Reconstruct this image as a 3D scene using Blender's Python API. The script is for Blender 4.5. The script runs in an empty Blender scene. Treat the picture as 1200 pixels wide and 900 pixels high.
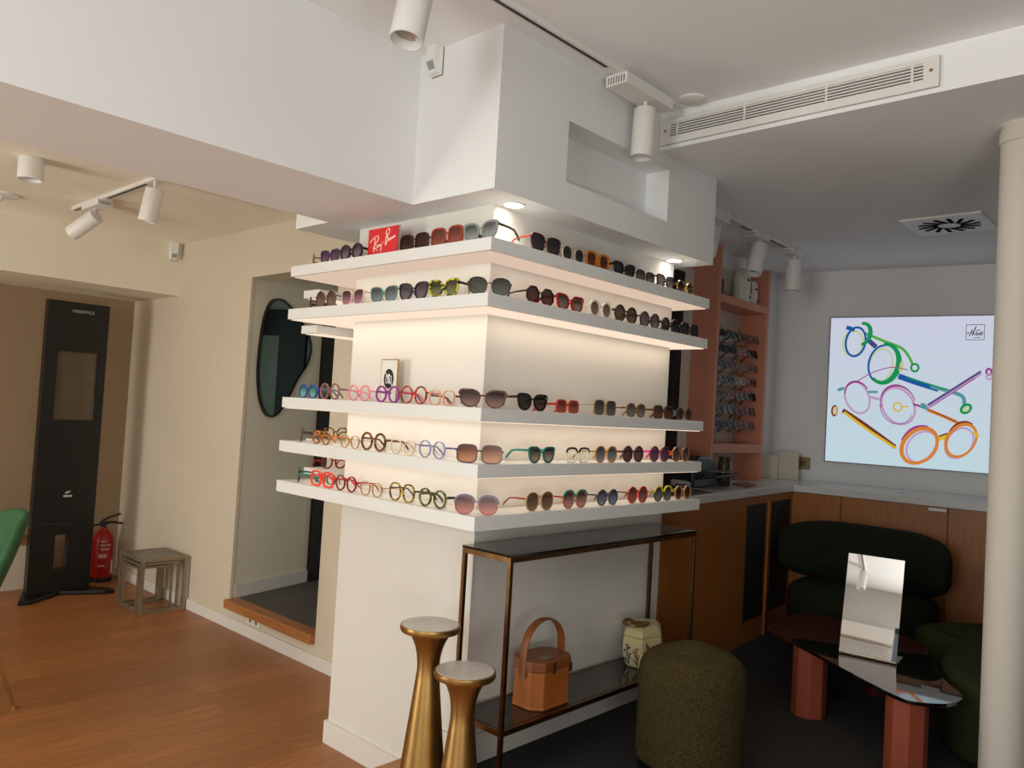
import bpy, math, random
import numpy as np
from mathutils import Vector, Matrix
random.seed(4)
PI = math.pi
SC = bpy.context.scene
COL = SC.collection

# ------------------------------------------------------------------ materials
def lin(c):
    if isinstance(c, str):
        c = c.lstrip('#'); c = [int(c[i:i+2], 16)/255 for i in (0, 2, 4)]
    return tuple((x/12.92 if x <= .04045 else ((x+.055)/1.055)**2.4) for x in c)

_mats = {}
def mat(name, color, rough=.5, metal=0.0, bump=None, var=None, spec=.5, coat=0):
    if name in _mats: return _mats[name]
    m = bpy.data.materials.new(name); m.use_nodes = True
    nt = m.node_tree; b = nt.nodes['Principled BSDF']
    c = lin(color)
    b.inputs['Base Color'].default_value = (*c, 1)
    b.inputs['Roughness'].default_value = rough
    b.inputs['Metallic'].default_value = metal
    b.inputs['Specular IOR Level'].default_value = spec
    b.inputs['Coat Weight'].default_value = coat
    tc = nt.nodes.new('ShaderNodeTexCoord')
    if var:      # (scale, amount)
        n = nt.nodes.new('ShaderNodeTexNoise'); n.inputs['Scale'].default_value = var[0]; n.inputs['Detail'].default_value = 4
        nt.links.new(tc.outputs['Object'], n.inputs['Vector'])
        r = nt.nodes.new('ShaderNodeValToRGB')
        lo = tuple(x*(1-var[1]) for x in c); hi = tuple(min(1, x*(1+var[1])) for x in c)
        r.color_ramp.elements[0].position = .35; r.color_ramp.elements[1].position = .65
        r.color_ramp.elements[0].color = (*lo, 1); r.color_ramp.elements[1].color = (*hi, 1)
        nt.links.new(n.outputs['Fac'], r.inputs['Fac']); nt.links.new(r.outputs['Color'], b.inputs['Base Color'])
    if bump:     # (scale, strength)
        n2 = nt.nodes.new('ShaderNodeTexNoise'); n2.inputs['Scale'].default_value = bump[0]; n2.inputs['Detail'].default_value = 3
        nt.links.new(tc.outputs['Object'], n2.inputs['Vector'])
        bp = nt.nodes.new('ShaderNodeBump'); bp.inputs['Strength'].default_value = bump[1]; bp.inputs['Distance'].default_value = .01
        nt.links.new(n2.outputs['Fac'], bp.inputs['Height']); nt.links.new(bp.outputs['Normal'], b.inputs['Normal'])
    _mats[name] = m
    return m

def emat(name, color, strength):
    if name in _mats: return _mats[name]
    m = bpy.data.materials.new(name); m.use_nodes = True
    nt = m.node_tree; nt.nodes.clear()
    o = nt.nodes.new('ShaderNodeOutputMaterial'); e = nt.nodes.new('ShaderNodeEmission')
    e.inputs['Color'].default_value = (*lin(color), 1); e.inputs['Strength'].default_value = strength
    nt.links.new(e.outputs[0], o.inputs[0]); _mats[name] = m
    return m

def glassmat(name, color, opaque, refl=.12, top=None):
    """thin tinted glass: see-through tint plus a mirror-like skin"""
    if name in _mats: return _mats[name]
    m = bpy.data.materials.new(name); m.use_nodes = True
    nt = m.node_tree; nt.nodes.clear()
    o = nt.nodes.new('ShaderNodeOutputMaterial')
    t = nt.nodes.new('ShaderNodeBsdfTransparent'); t.inputs[0].default_value = (.97, .97, .97, 1)
    d = nt.nodes.new('ShaderNodeBsdfPrincipled'); d.inputs['Base Color'].default_value = (*lin(color), 1); d.inputs['Roughness'].default_value = .12; d.inputs['Specular IOR Level'].default_value = .12 if top is not None else .5
    g = nt.nodes.new('ShaderNodeBsdfGlossy'); g.inputs['Roughness'].default_value = .03
    m1 = nt.nodes.new('ShaderNodeMixShader'); m1.inputs[0].default_value = opaque
    nt.links.new(t.outputs[0], m1.inputs[1]); nt.links.new(d.outputs[0], m1.inputs[2])
    if top is not None:
        tc = nt.nodes.new('ShaderNodeTexCoord'); s = nt.nodes.new('ShaderNodeSeparateXYZ')
        nt.links.new(tc.outputs['Generated'], s.inputs[0])
        r = nt.nodes.new('ShaderNodeValToRGB')
        r.color_ramp.elements[0].position = .1; r.color_ramp.elements[1].position = .8
        r.color_ramp.elements[0].color = (*lin(top), 1); r.color_ramp.elements[1].color = (*lin(color), 1)
        nt.links.new(s.outputs['Z'], r.inputs[0]); nt.links.new(r.outputs[0], d.inputs['Base Color'])
    lw = nt.nodes.new('ShaderNodeLayerWeight'); lw.inputs['Blend'].default_value = refl
    m2 = nt.nodes.new('ShaderNodeMixShader')
    nt.links.new(lw.outputs['Fresnel'], m2.inputs[0])
    nt.links.new(m1.outputs[0], m2.inputs[1]); nt.links.new(g.outputs[0], m2.inputs[2])
    nt.links.new(m2.outputs[0], o.inputs[0]); _mats[name] = m
    return m

def woodmat(name, c1, c2, axis='X', scale=6, rough=.45, plank=None, stretch=12):
    if name in _mats: return _mats[name]
    m = bpy.data.materials.new(name); m.use_nodes = True
    nt = m.node_tree; b = nt.nodes['Principled BSDF']; b.inputs['Roughness'].default_value = rough
    tc = nt.nodes.new('ShaderNodeTexCoord'); mp = nt.nodes.new('ShaderNodeMapping')
    sc = {'X': (1, stretch, stretch), 'Y': (stretch, 1, stretch), 'Z': (stretch, stretch, 1)}[axis]
    mp.inputs['Scale'].default_value = sc
    nt.links.new(tc.outputs['Object'], mp.inputs['Vector'])
    n = nt.nodes.new('ShaderNodeTexNoise'); n.inputs['Scale'].default_value = scale; n.inputs['Detail'].default_value = 8; n.inputs['Roughness'].default_value = .6
    nt.links.new(mp.outputs[0], n.inputs['Vector'])
    r = nt.nodes.new('ShaderNodeValToRGB'); r.color_ramp.elements[0].position = .3; r.color_ramp.elements[1].position = .7
    r.color_ramp.elements[0].color = (*lin(c1), 1); r.color_ramp.elements[1].color = (*lin(c2), 1)
    nt.links.new(n.outputs['Fac'], r.inputs['Fac'])
    out = r.outputs['Color']
    if plank:
        br = nt.nodes.new('ShaderNodeTexBrick')
        br.inputs['Scale'].default_value = 1; br.inputs['Brick Width'].default_value = plank[0]; br.inputs['Row Height'].default_value = plank[1]
        br.inputs['Mortar Size'].default_value = .0015; br.inputs['Color1'].default_value = (.86, .86, .86, 1); br.inputs['Color2'].default_value = (1.08, 1.06, 1.04, 1)
        br.inputs['Mortar'].default_value = (.55, .5, .45, 1); br.offset = .37
        nt.links.new(tc.outputs['Object'], br.inputs['Vector'])
        mx = nt.nodes.new('ShaderNodeMix'); mx.data_type = 'RGBA'; mx.blend_type = 'MULTIPLY'; mx.inputs[0].default_value = 1
        nt.links.new(out, mx.inputs[6]); nt.links.new(br.outputs['Color'], mx.inputs[7]); out = mx.outputs[2]
    nt.links.new(out, b.inputs['Base Color']); _mats[name] = m
    return m

WHITE = mat('white wall paint', (.90, .90, .90), .75, bump=(60, .03), var=(1.5, .015))
CREAM = mat('warm white wall paint', (.90, .87, .80), .8, bump=(60, .03), var=(1.5, .02))
CEIL = mat('ceiling paint', (.93, .93, .93), .85, bump=(50, .02), var=(1.2, .012))
SHELFW = mat('white lacquer shelf', (.90, .90, .89), .4, var=(3, .01))
SKIRT = mat('white skirting', (.88, .86, .83), .5, var=(4, .015))
CARPET = mat('dark floor', (.13, .12, .115), .9, bump=(300, .2), var=(40, .25))
CORRF = mat('dark corridor floor', (.33, .31, .30), .6, var=(6, .12))
OAK = woodmat('oak floor', (.57, .36, .19), (.68, .45, .26), 'X', 4, .42, (1.3, .14))
NOSE = woodmat('oak nosing', (.62, .40, .22), (.72, .48, .28), 'X', 5, .4)
CABW = woodmat('oak veneer', (.54, .32, .13), (.63, .39, .17), 'Z', 5, .4)
QUARTZ = mat('pale worktop', (.80, .80, .80), .25, var=(20, .03))
BLACK = mat('black paint', (.045, .042, .04), .35, var=(8, .1))
MESHB = mat('black mesh', (.02, .02, .02), .7, bump=(400, .3))
DARKWIN = mat('dark frame', (.09, .06, .06), .5, var=(8, .1))
TEAL = mat('dark grey green paint', (.78, .83, .80), .6, var=(2, .1))
PINK = mat('salmon pink lacquer', (.80, .53, .43), .55, var=(2, .03))
FIXW = mat('white powder coat', (.89, .88, .86), .4, var=(10, .01))
GAP = mat('dark track slot', (.07, .11, .15), .4, var=(10, .1))
GRILLE = mat('dark vent gap', (.30, .30, .31), .6, var=(10, .05))
BRASS = mat('brushed brass', (.70, .57, .35), .36, 1.0, var=(14, .08))
BRASSD = mat('aged brass tube', (.46, .34, .22), .33, 1.0, var=(20, .2))
NESTM = mat('nickel tube', (.62, .56, .47), .45, .75, var=(20, .12))
MARBLE = mat('grey white marble', (.78, .76, .73), .2, var=(9, .10))
BOUCLE = mat('olive boucle', (.27, .235, .14), .95, bump=(150, .9), var=(130, .35), spec=.1)
DKGREEN = mat('dark green wool', (.13, .14, .105), .95, bump=(180, .5), var=(120, .25), spec=.1)
MOSS = mat('moss green wool', (.19, .21, .12), .95, bump=(180, .5), var=(120, .25), spec=.1)
VELVET = mat('green velvet', (.16, .34, .19), .8, var=(20, .1))
TERRA = mat('terracotta lacquer', (.56, .27, .19), .4, var=(6, .06))
BURG = mat('burgundy lacquer', (.28, .12, .08), .15, var=(5, .1))
BLKGLASS = mat('black table glass', (.02, .018, .018), .03, spec=.9, coat=.6, var=(4, .1))
MIRROR = mat('mirror silver', (.93, .94, .94), .015, 1.0, var=(3, .004))
DKMIRROR = mat('smoked mirror', (.42, .48, .47), .03, 1.0, var=(3, .02))
SMOKE = glassmat('smoked glass', (.075, .06, .055), .80, .22)
CLEARG = glassmat('clear table glass', (.55, .5, .42), .30, .25)
SCREENG = glassmat('grey screen glass', (.38, .33, .27), .75, .1)
RED = mat('red enamel', (.62, .07, .06), .3, var=(8, .06))
TAN = mat('tan leather', (.64, .36, .14), .45, var=(10, .08), bump=(90, .1))
TAND = mat('dark tan leather', (.50, .28, .13), .45, var=(10, .08))
STITCH = mat('dark hinge', (.2, .13, .1), .5, var=(10, .1))
CERAM = mat('cream ceramic', (.80, .74, .55), .25, var=(8, .05))
BLUEP = mat('blue glaze', (.12, .30, .38), .3, var=(20, .1))
GREENP = mat('green glaze', (.22, .30, .16), .3, var=(20, .1))
REDP = mat('rust glaze', (.50, .20, .10), .3, var=(20, .1))
PINKP = mat('pink glaze', (.72, .40, .36), .3, var=(20, .1))
BROWNP = mat('brown glaze', (.40, .28, .10), .3, var=(20, .1))
PAPER = mat('white paper', (.88, .87, .84), .8, var=(20, .02))
CARDW = mat('pale card box', (.80, .77, .70), .7, var=(10, .03))
KRAFT = mat('brown board', (.50, .33, .22), .7, var=(20, .1))
AMBER = glassmat('amber jar', (.26, .2, .15), .85, .1)
BLUEC = mat('pale blue card', (.55, .68, .80), .6, var=(10, .05))
BLUED = mat('blue card print', (.25, .42, .66), .6, var=(10, .05))
GREYP = mat('grey plastic', (.45, .45, .45), .4, var=(10, .05))
SENSOR = mat('grey sensor lens', (.55, .60, .62), .2, var=(10, .05))
LEDW = emat('warm light panel', (1.0, .90, .80), 1.0); LEDD = emat('dim warm light panel', (1.0, .88, .78), .72)
DOWNL = emat('downlight lens', (1.0, .96, .90), 14)
LABELW = mat('silver lettering', (.72, .70, .66), .4, var=(10, .05))

# ------------------------------------------------------------------ mesh builder
class MB:
    def __init__(s): s.v = []; s.f = []; s.m = []; s.k = 0
    def mi(s, k): s.k = k; return s
    def add(s, vs, fs):
        o = len(s.v); s.v += [tuple(map(float, p)) for p in vs]
        for f in fs: s.f.append(tuple(o+i for i in f)); s.m.append(s.k)
        return s
    def box(s, a, b, bev=0):
        x0, y0, z0 = a; x1, y1, z1 = b
        if x0 > x1: x0, x1 = x1, x0
        if y0 > y1: y0, y1 = y1, y0
        if z0 > z1: z0, z1 = z1, z0
        return s.add([(x0,y0,z0),(x1,y0,z0),(x1,y1,z0),(x0,y1,z0),(x0,y0,z1),(x1,y0,z1),(x1,y1,z1),(x0,y1,z1)],
                     [(0,3,2,1),(4,5,6,7),(0,1,5,4),(1,2,6,5),(2,3,7,6),(3,0,4,7)])
    def prism(s, poly, z0, z1):
        n = len(poly)
        return s.add([(x,y,z0) for x,y in poly]+[(x,y,z1) for x,y in poly],
                     [tuple(range(n-1,-1,-1)), tuple(range(n,2*n))]+[(i,(i+1)%n,n+(i+1)%n,n+i) for i in range(n)])
    def prism_xz(s, poly, y0, y1):
        n = len(poly)
        return s.add([(x,y0,z) for x,z in poly]+[(x,y1,z) for x,z in poly],
                     [tuple(range(n)), tuple(range(2*n-1,n-1,-1))]+[(i,n+i,n+(i+1)%n,(i+1)%n) for i in range(n)])
    def tube(s, pts, r, n=10, sq=1.0, cap=True):
        pts = [Vector(p) for p in pts]; rs = r if isinstance(r, (list, tuple)) else [r]*len(pts)
        vs = []; up0 = None
        for i, p in enumerate(pts):
            t = (pts[min(i+1, len(pts)-1)]-pts[max(i-1, 0)]).normalized()
            if up0 is None:
                a = Vector((0,0,1)) if abs(t.z) < .9 else Vector((1,0,0)); up0 = a
            u = (up0 - t*up0.dot(t)).normalized(); w = t.cross(u); up0 = u
            for k in range(n):
                th = 2*PI*(k+.5)/n
                vs.append(p + u*(math.cos(th)*rs[i]) + w*(math.sin(th)*rs[i]*sq))
        m = len(pts)
        fs = [(i*n+k, i*n+(k+1)%n, (i+1)*n+(k+1)%n, (i+1)*n+k) for i in range(m-1) for k in range(n)]
        if cap: fs += [tuple(range(n-1,-1,-1)), tuple((m-1)*n+k for k in range(n))]
        return s.add(vs, fs)
    def bar(s, a, b, w, h=None):
        return s.tube([a, b], w*.7071, 4, (h or w)/w)
    def lathe(s, prof, c=(0,0), n=40, cap=True):
        vs = [(c[0]+r*math.cos(2*PI*k/n), c[1]+r*math.sin(2*PI*k/n), z) for r, z in prof for k in range(n)]
        m = len(prof)
        fs = [(i*n+k, i*n+(k+1)%n, (i+1)*n+(k+1)%n, (i+1)*n+k) for i in range(m-1) for k in range(n)]
        if cap: fs += [tuple(range(n-1,-1,-1)), tuple((m-1)*n+k for k in range(n))]
        return s.add(vs, fs)
    def ring(s, outer, inner, y0, y1):
        """closed band between two xz outlines, thickness y0..y1"""
        n = len(outer)
        vs = [(x,y0,z) for x,z in outer]+[(x,y0,z) for x,z in inner]+[(x,y1,z) for x,z in outer]+[(x,y1,z) for x,z in inner]
        fs = []
        for i in range(n):
            j = (i+1) % n
            fs += [(i,j,n+j,n+i),(2*n+i,3*n+i,3*n+j,2*n+j),(i,2*n+i,2*n+j,j),(n+i,n+j,3*n+j,3*n+i)]
        return s.add(vs, fs)
    def rounded(s, outline, z0, z1, r, steps=6, dome=0.0, r0=None):
        """extruded outline with rounded top and bottom edges"""
        r0 = r if r0 is None else r0
        n = len(outline); P = [Vector((x, y)) for x, y in outline]
        nr = []
        for i in range(n):
            t = (P[(i+1) % n]-P[i-1]).normalized(); nr.append(Vector((-t.y, t.x)))
        rings = []
        for k in range(steps+1):
            a = PI/2*k/steps; rings.append((r0*(1-math.sin(a)), z0+r0*(1-math.cos(a))))
        for k in range(steps+1):
            a = PI/2*k/steps; rings.append((r*(1-math.cos(a)), z1-dome-r*(1-math.sin(a))))
        c = sum(P, Vector((0, 0)))/n
        vs = [(p.x+nn.x*o, p.y+nn.y*o, z) for o, z in rings for p, nn in zip(P, nr)]
        m = len(rings)
        for q in (.75, .5, .25):
            o = r
            vs += [(c.x+(p.x+nn.x*o-c.x)*q, c.y+(p.y+nn.y*o-c.y)*q, z1-dome*q*q) for p, nn in zip(P, nr)]
        m += 3
        fs = [(i*n+k, i*n+(k+1) % n, (i+1)*n+(k+1) % n, (i+1)*n+k) for i in range(m-1) for k in range(n)]
        fs += [tuple(range(n-1,-1,-1)), tuple((m-1)*n+k for k in range(n))]
        return s.add(vs, fs)
    def xf(s, M):
        s.v = [tuple(M @ Vector(p)) for p in s.v]; return s
    def build(s, name, mats, parent=None, smooth=False, bevel=0, label=None, kind=None):
        me = bpy.data.meshes.new(name); me.from_pydata(s.v, [], s.f); me.update()
        if not isinstance(mats, (list, tuple)): mats = [mats]
        for m in mats: me.materials.append(m)
        for p, k in zip(me.polygons, s.m): p.material_index = k
        if smooth:
            me.shade_smooth()
            try: me.set_sharp_from_angle(angle=math.radians(42))
            except Exception: pass
        o = bpy.data.objects.new(name, me); COL.objects.link(o)
        if parent is not None: o.parent = parent
        if bevel:
            bm = o.modifiers.new('bevel', 'BEVEL'); bm.width = bevel; bm.segments = 2; bm.limit_method = 'ANGLE'
        if label: o['label'] = label
        if kind: o['kind'] = kind
        return o

def tag(o, label, cat, group=None):
    o['label'] = label; o['category'] = cat
    if group: o['group'] = group
    return o
def thing(name, label, cat, loc=(0,0,0), rz=0, group=None):
    o = bpy.data.objects.new(name, None); COL.objects.link(o); o.empty_display_size = .05
    o.location = loc; o.rotation_euler = (0, 0, rz)
    return tag(o, label, cat, group)
def struct(name, mb, m, **k):
    return mb.build(name, m, kind='structure', **k)

def spline(pts, n=6, closed=True):
    out = []; N = len(pts)
    for i in range(N if closed else N-1):
        p0, p1, p2, p3 = (np.array(pts[(i+k) % N] if closed else pts[min(max(i+k, 0), N-1)], float) for k in (-1, 0, 1, 2))
        for j in range(n):
            t = j/n
            out.append(tuple(.5*((2*p1)+(-p0+p2)*t+(2*p0-5*p1+4*p2-p3)*t*t+(-p0+3*p1-3*p2+p3)*t**3)))
    if not closed: out.append(tuple(map(float, pts[-1])))
    return out
def ccw(p):
    a = sum(p[i-1][0]*p[i][1]-p[i][0]*p[i-1][1] for i in range(len(p)))
    return p if a > 0 else p[::-1]
def superell(a, b, n, k=40, cx=0, cy=0):
    o = []
    for i in range(k):
        t = 2*PI*i/k; c, s_ = math.cos(t), math.sin(t)
        o.append((cx+a*math.copysign(abs(c)**(2/n), c), cy+b*math.copysign(abs(s_)**(2/n), s_)))
    return o

# ------------------------------------------------------------------ camera
f, yaw, pitch, roll = 929.8104, 0.749807, 0.035188, 0.058119
CAM = Vector((-1.90920, -1.91391, 1.47))
fw = Vector((math.cos(pitch)*math.cos(yaw), math.cos(pitch)*math.sin(yaw), math.sin(pitch)))
r0 = Vector((math.sin(yaw), -math.cos(yaw), 0)); u0 = r0.cross(fw)
rt = r0*math.cos(roll)+u0*math.sin(roll); up = -r0*math.sin(roll)+u0*math.cos(roll)
cd = bpy.data.cameras.new('camera'); cam = bpy.data.objects.new('camera', cd); COL.objects.link(cam)
cd.sensor_width = 36; cd.lens = f/1200*36; cd.clip_start = .02
cam.matrix_world = Matrix(((rt.x, up.x, -fw.x, CAM.x), (rt.y, up.y, -fw.y, CAM.y), (rt.z, up.z, -fw.z, CAM.z), (0, 0, 0, 1)))
SC.camera = cam

# ------------------------------------------------------------------ room shell
ZP = .176                     # height of the raised floor
ZB, ZC, ZR, ZL = 2.236, 2.812, 2.65, 2.56
XW = .655
struct('floor_left', MB().box((-4.4, .35, -.1), (XW, 4.66, 0)), OAK)
struct('floor_platform', MB().box((.08, -3.2, -.1), (.155, .28, ZP)).box((.155, -3.2, -.1), (5.2, .152, ZP)).box((1.414, .152, -.1), (5.2, .92, ZP)), CARPET)
struct('floor_entrance', MB().box((-4.4, -3.2, -.1), (.08, .28, ZP)), OAK)
struct('trim_1', MB().box((-4.4, .28, -.1), (.155, .35, ZP)), NOSE, bevel=.004)
struct('floor_corridor', MB().box((XW+.03, .99, -.1), (1.75, 3.2, ZP)), CORRF)
struct('trim_2', MB().box((XW-.035, 1.85, .125), (XW+.06, 2.83, ZP+.003)), woodmat('oak sill', (.62, .40, .22), (.72, .48, .28), 'Y', 5, .4), bevel=.004)
# left wall with the opening
LWALL = mat('left wall paint', (.82, .77, .69), .8, bump=(60, .03), var=(1.5, .02))
struct('wall_left', MB().box((XW, .977, 0), (XW+.16, 1.85, ZL)).box((XW, 2.822, 0), (XW+.018, 4.66, ZL))
       .box((XW, 1.85, ZB+.004), (XW+.16, 2.822, ZL)).box((XW, 1.85, 0), (XW+.16, 2.822, .122)), LWALL)
ea = Vector((.72, .19, 0)).normalized()
def inner(mb): return mb.xf(Matrix.Translation((XW+.02, 2.835, 0)) @ Matrix.Rotation(math.atan2(.19, .72), 4, 'Z'))
struct('wall_corridor', inner(MB().box((0, 0, ZP), (1.2, .05, ZL))), CREAM)
struct('baseboard_corridor', inner(MB().box((0.02, -.014, ZP), (.678, -.0005, ZP+.085))), SKIRT)
struct('door_1', inner(MB().box((.68, -.03, ZP), (.85, -.0005, 2.2))), DARKWIN)
struct('wall_corridor_end', MB().box((1.6, .985, ZP), (1.7, 3.1, ZL)), TEAL)
struct('door_2', MB().box((1.56, 2.12, ZP), (1.599, 2.2, 2.15)).box((1.56, 2.5, ZP), (1.599, 2.72, 2.15)).box((1.56, 2.2, 1.95), (1.599, 2.5, 2.15)), BLACK)
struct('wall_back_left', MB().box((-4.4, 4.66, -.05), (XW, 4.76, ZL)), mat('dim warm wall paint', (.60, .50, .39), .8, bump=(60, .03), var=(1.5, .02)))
struct('wall_soffit', MB().box((-4.4, 3.87, 2.178), (XW, 4.66, ZL)), CREAM)
struct('ceiling_left', MB().box((-4.4, 1.25, ZL), (1.75, 4.76, ZL+.1)).box((-4.4, .99, ZL), (0, 1.25, ZL+.1)), mat('left ceiling paint', (.95, .93, .87), .8, bump=(50, .02), var=(1.2, .012)))
struct('wall_far_left', MB().box((-4.5, 1.25, -.05), (-4.4, 1.3, ZC)).box((-4.5, 3.6, -.05), (-4.4, 4.76, ZC)).box((-4.5, 1.3, -.05), (-4.4, 3.6, .5)).box((-4.5, 1.3, 2.1), (-4.4, 3.6, ZC)), CREAM)
struct('added_window_left', MB().box((-4.47, 1.3, .5), (-4.43, 3.6, .55)).box((-4.47, 1.3, 2.05), (-4.43, 3.6, 2.1)).box((-4.47, 2.42, .55), (-4.43, 2.48, 2.05)), BLACK)  # unseen window added so the left room gets more light
# ceiling beam + bulkhead with its niche
struct('ceiling_beam', MB().box((-4.4, .435, ZB), (0, .99, ZC)), WHITE)
nx0, nx1, nz0, nz1 = .381, 1.094, 2.354, 2.588
struct('wall_bulkhead', MB().box((0, 0, ZB), (1.52, .12, nz0)).box((0, 0, nz1), (1.52, .12, ZC)).box((0, 0, nz0), (nx0, .12, nz1))
       .box((nx1, 0, nz0), (1.52, .12, nz1)).box((0, .12, ZB), (1.52, 1.25, ZC)), WHITE)
struct('wall_pillar', MB().box((.155, .151, 0), (1.415, .977, ZB)), mat('pillar paint', (.86, .84, .81), .75, bump=(60, .03), var=(1.5, .015)))
struct('baseboard_pillar', MB().box((.142, .138, ZP), (1.415, .1505, ZP+.105)).box((.142, .1505, ZP), (.1545, .35, ZP+.105))
       .box((.142, .352, 0), (.1545, .99, .095)).box((.1545, .9775, 0), (XW-.01, .99, .095)), SKIRT)
struct('baseboard_left', MB().box((XW-.013, .992, 0), (XW-.0005, 4.64, .07)), SKIRT)
struct('ceiling_main', MB().box((-4.4, -3.2, ZC), (1.01, .435, ZC+.1)), CEIL)
struct('ceiling_right', MB().box((1.01, -3.2, ZR), (5.2, 0, ZC+.1)).box((1.52, 0, ZR), (5.2, 1.0, ZC+.1)), CEIL)
# right back corner
we = Vector((.165, -1, 0)).normalized()
def backw(mb): return mb.xf(Matrix.Translation((3.897, .75, 0)) @ Matrix.Rotation(math.atan2(we.y, we.x), 4, 'Z'))
struct('wall_back', backw(MB().box((-.3, 0, ZP-.1), (4.1, .1, ZR))), WHITE)
struct('wall_side', MB().box((1.415, .75, ZP-.1), (3.897, .85, ZR)), WHITE)
struct('door_3', MB().box((2.38, .72, 1.094), (2.47, .7495, 2.42)), DARKWIN)
struct('trim_3', MB().box((2.47, .715, 1.094), (2.575, .7495, 2.45)), SKIRT)
struct('trim_4', MB().prism_xz([(2.03, 2.405), (2.085, 2.405), (2.15, 2.62), (2.03, 2.62)], .30, .36), WHITE)
struct('wall_near', MB().box((-4.5, -3.3, -.1), (5.2, -3.2, ZC)), mat('taupe wall paint', (.42, .40, .38), .8, var=(1.5, .03)))
struct('wall_front', MB().box((-4.5, -3.2, -.1), (-4.4, 1.25, 1.1)).box((-4.5, -3.2, 2.42), (-4.4, 1.25, ZC)).box((-4.5, -3.2, 1.1), (-4.4, -2.5, 2.42)).box((-4.5, -.45, 1.1), (-4.4, 1.25, 2.42)), mat('grey front wall paint', (.74, .73, .71), .8, var=(1.5, .02)))
struct('window_1', MB().box((-4.47, -2.5, 1.1), (-4.43, -.45, 1.15)).box((-4.47, -2.5, 2.37), (-4.43, -.45, 2.42)).box((-4.47, -1.5, 1.15), (-4.43, -1.45, 2.37)), BLACK)
struct('added_door_near', MB().box((-3.1, -3.199, ZP), (-3.04, -3.15, 2.2)).box((-1.26, -3.199, ZP), (-1.2, -3.15, 2.2)).box((-3.04, -3.199, 2.14), (-1.26, -3.15, 2.2)), BLACK)  # unseen door frame, added to go with the fill lamp on this wall
t = MB().box((-4.398, -.44, 2.2), (-4.33, 1.2, 2.36))
for i in range(7): t.box((-4.398, -.44, 1.99+i*.026), (-4.37, 1.2, 2.004+i*.026))
struct('trim_5', t, FIXW)

# round structural pipe on the right
t = MB().lathe([(.078, ZP), (.078, ZR-.075)], n=48)
t.lathe([(.078, ZR-.075), (.083, ZR-.073), (.083, ZR-.03), (.078, ZR-.02), (.078, ZR)], n=48)
t.xf(Matrix.Translation((1.492, -1.283, 0)))
struct('wall_column_round', t, mat('column paint', (.80, .77, .73), .6, var=(1.5, .02)), smooth=True)

# ------------------------------------------------------------------ display shelves
ZS = [2.0671, 1.8740, 1.4779, 1.2845, 1.1069]; LA, LB, T = 1.5065, 1.2652, .0501
names = ['topmost L-shaped white shelf wrapped round the pillar, under two downlights',
         'second white pillar shelf from the top, brightly lit underneath',
         'middle white pillar shelf, carrying the small plaque with a camera symbol',
         'fourth white pillar shelf from the top, just above the lowest one',
         'lowest white pillar shelf, above the glass console table']
outl = [(0,0),(LA,0),(LA,.40),(1.4165,.40),(1.4165,.1495),(.1535,.1495),(.1535,.9785),(.40,.9785),(.40,LB),(0,LB)]
i_ = .012
lit = [(i_,i_),(LA-i_,i_),(LA-i_,.39),(1.43,.39),(1.43,.149),(.153,.149),(.153,.99),(.39,.99),(.39,LB-i_),(i_,LB-i_)]
for k, z in enumerate(ZS):
    t = thing('display_shelf', names[k], 'shelf', (0, 0, z-T), 0, 'white wall shelves around the pillar')
    MB().prism(outl if k < 4 else [(x, min(y, .13)) if x > 1.4 and y > .145 else (x, y) for x, y in outl], .004 if k < 4 else 0, T).build('board', SHELFW, t, bevel=.0012)
    if k < 4:
        MB().prism(lit, .0005, .0035).build('light_panel', LEDD if k == 0 else LEDW, t)

# short return shelves on the far side of the pillar
for z, lab in ((1.823, 'short white shelf stub behind the pillar, below the second long shelf'), (1.992, 'short white shelf stub behind the pillar, below the topmost long shelf'),
               (1.147, 'short white shelf stub behind the pillar, just above the lowest long shelf'), (1.285, 'short white shelf stub behind the pillar, level with the fourth long shelf')):
    t = thing('return_shelf', lab, 'shelf', (0, 0, z-.04), 0, 'short shelves on the far side of the pillar')
    MB().box((.17 if z > 1.7 else .235, 1.29, .003), (.654, 1.42, .04)).build('board', SHELFW, t, bevel=.001)
    MB().box((.19 if z > 1.7 else .25, 1.30, .0003), (.64, 1.41, .0028)).build('light_panel', LEDW, t)

# ------------------------------------------------------------------ eyewear
def outline(style, a, b, side, n=30):
    """lens outline (x, z), side=+1 means the temple is at +x"""
    ex = {'round': 2, 'panto': 2.3, 'square': 3.4, 'rect': 4, 'cat': 2.15, 'fly': 2.5, 'oct': 2, 'spike': 2.2}[style]
    pts = superell(a, b, ex, n)
    if style == 'oct':
        k = 8; pts = []
        cs = [(a*1.05*math.cos(2*PI*(i+.5)/k), b*1.05*math.sin(2*PI*(i+.5)/k)) for i in range(k)]
        for i in range(k):
            for j in range(4):
                q = j/4; pts.append((cs[i][0]*(1-q)+cs[(i+1) % k][0]*q, cs[i][1]*(1-q)+cs[(i+1) % k][1]*q))
    out = []
    for x, z in pts:
        o = x/a
        if style == 'cat':
            x *= 1+.12*(z/b)
            if o > 0: z += .42*b*o*o*(1 if z > 0 else .25)*(1 if z > 0 else (1+z/b)); x += .10*a*o*max(0, z/b)
        if style == 'fly':
            x *= 1+.15*(z/b)
            if o > 0: z += .26*b*o*o*(1 if z > 0 else .2*(1+z/b))
        if style == 'spike' and z > 0 and o > .3: z += .6*b*(o-.3); x += .25*a*(o-.3)
        if style == 'panto': x *= 1+.06*(z/b)
        out.append((x*side, z))
    return ccw(out)

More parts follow.
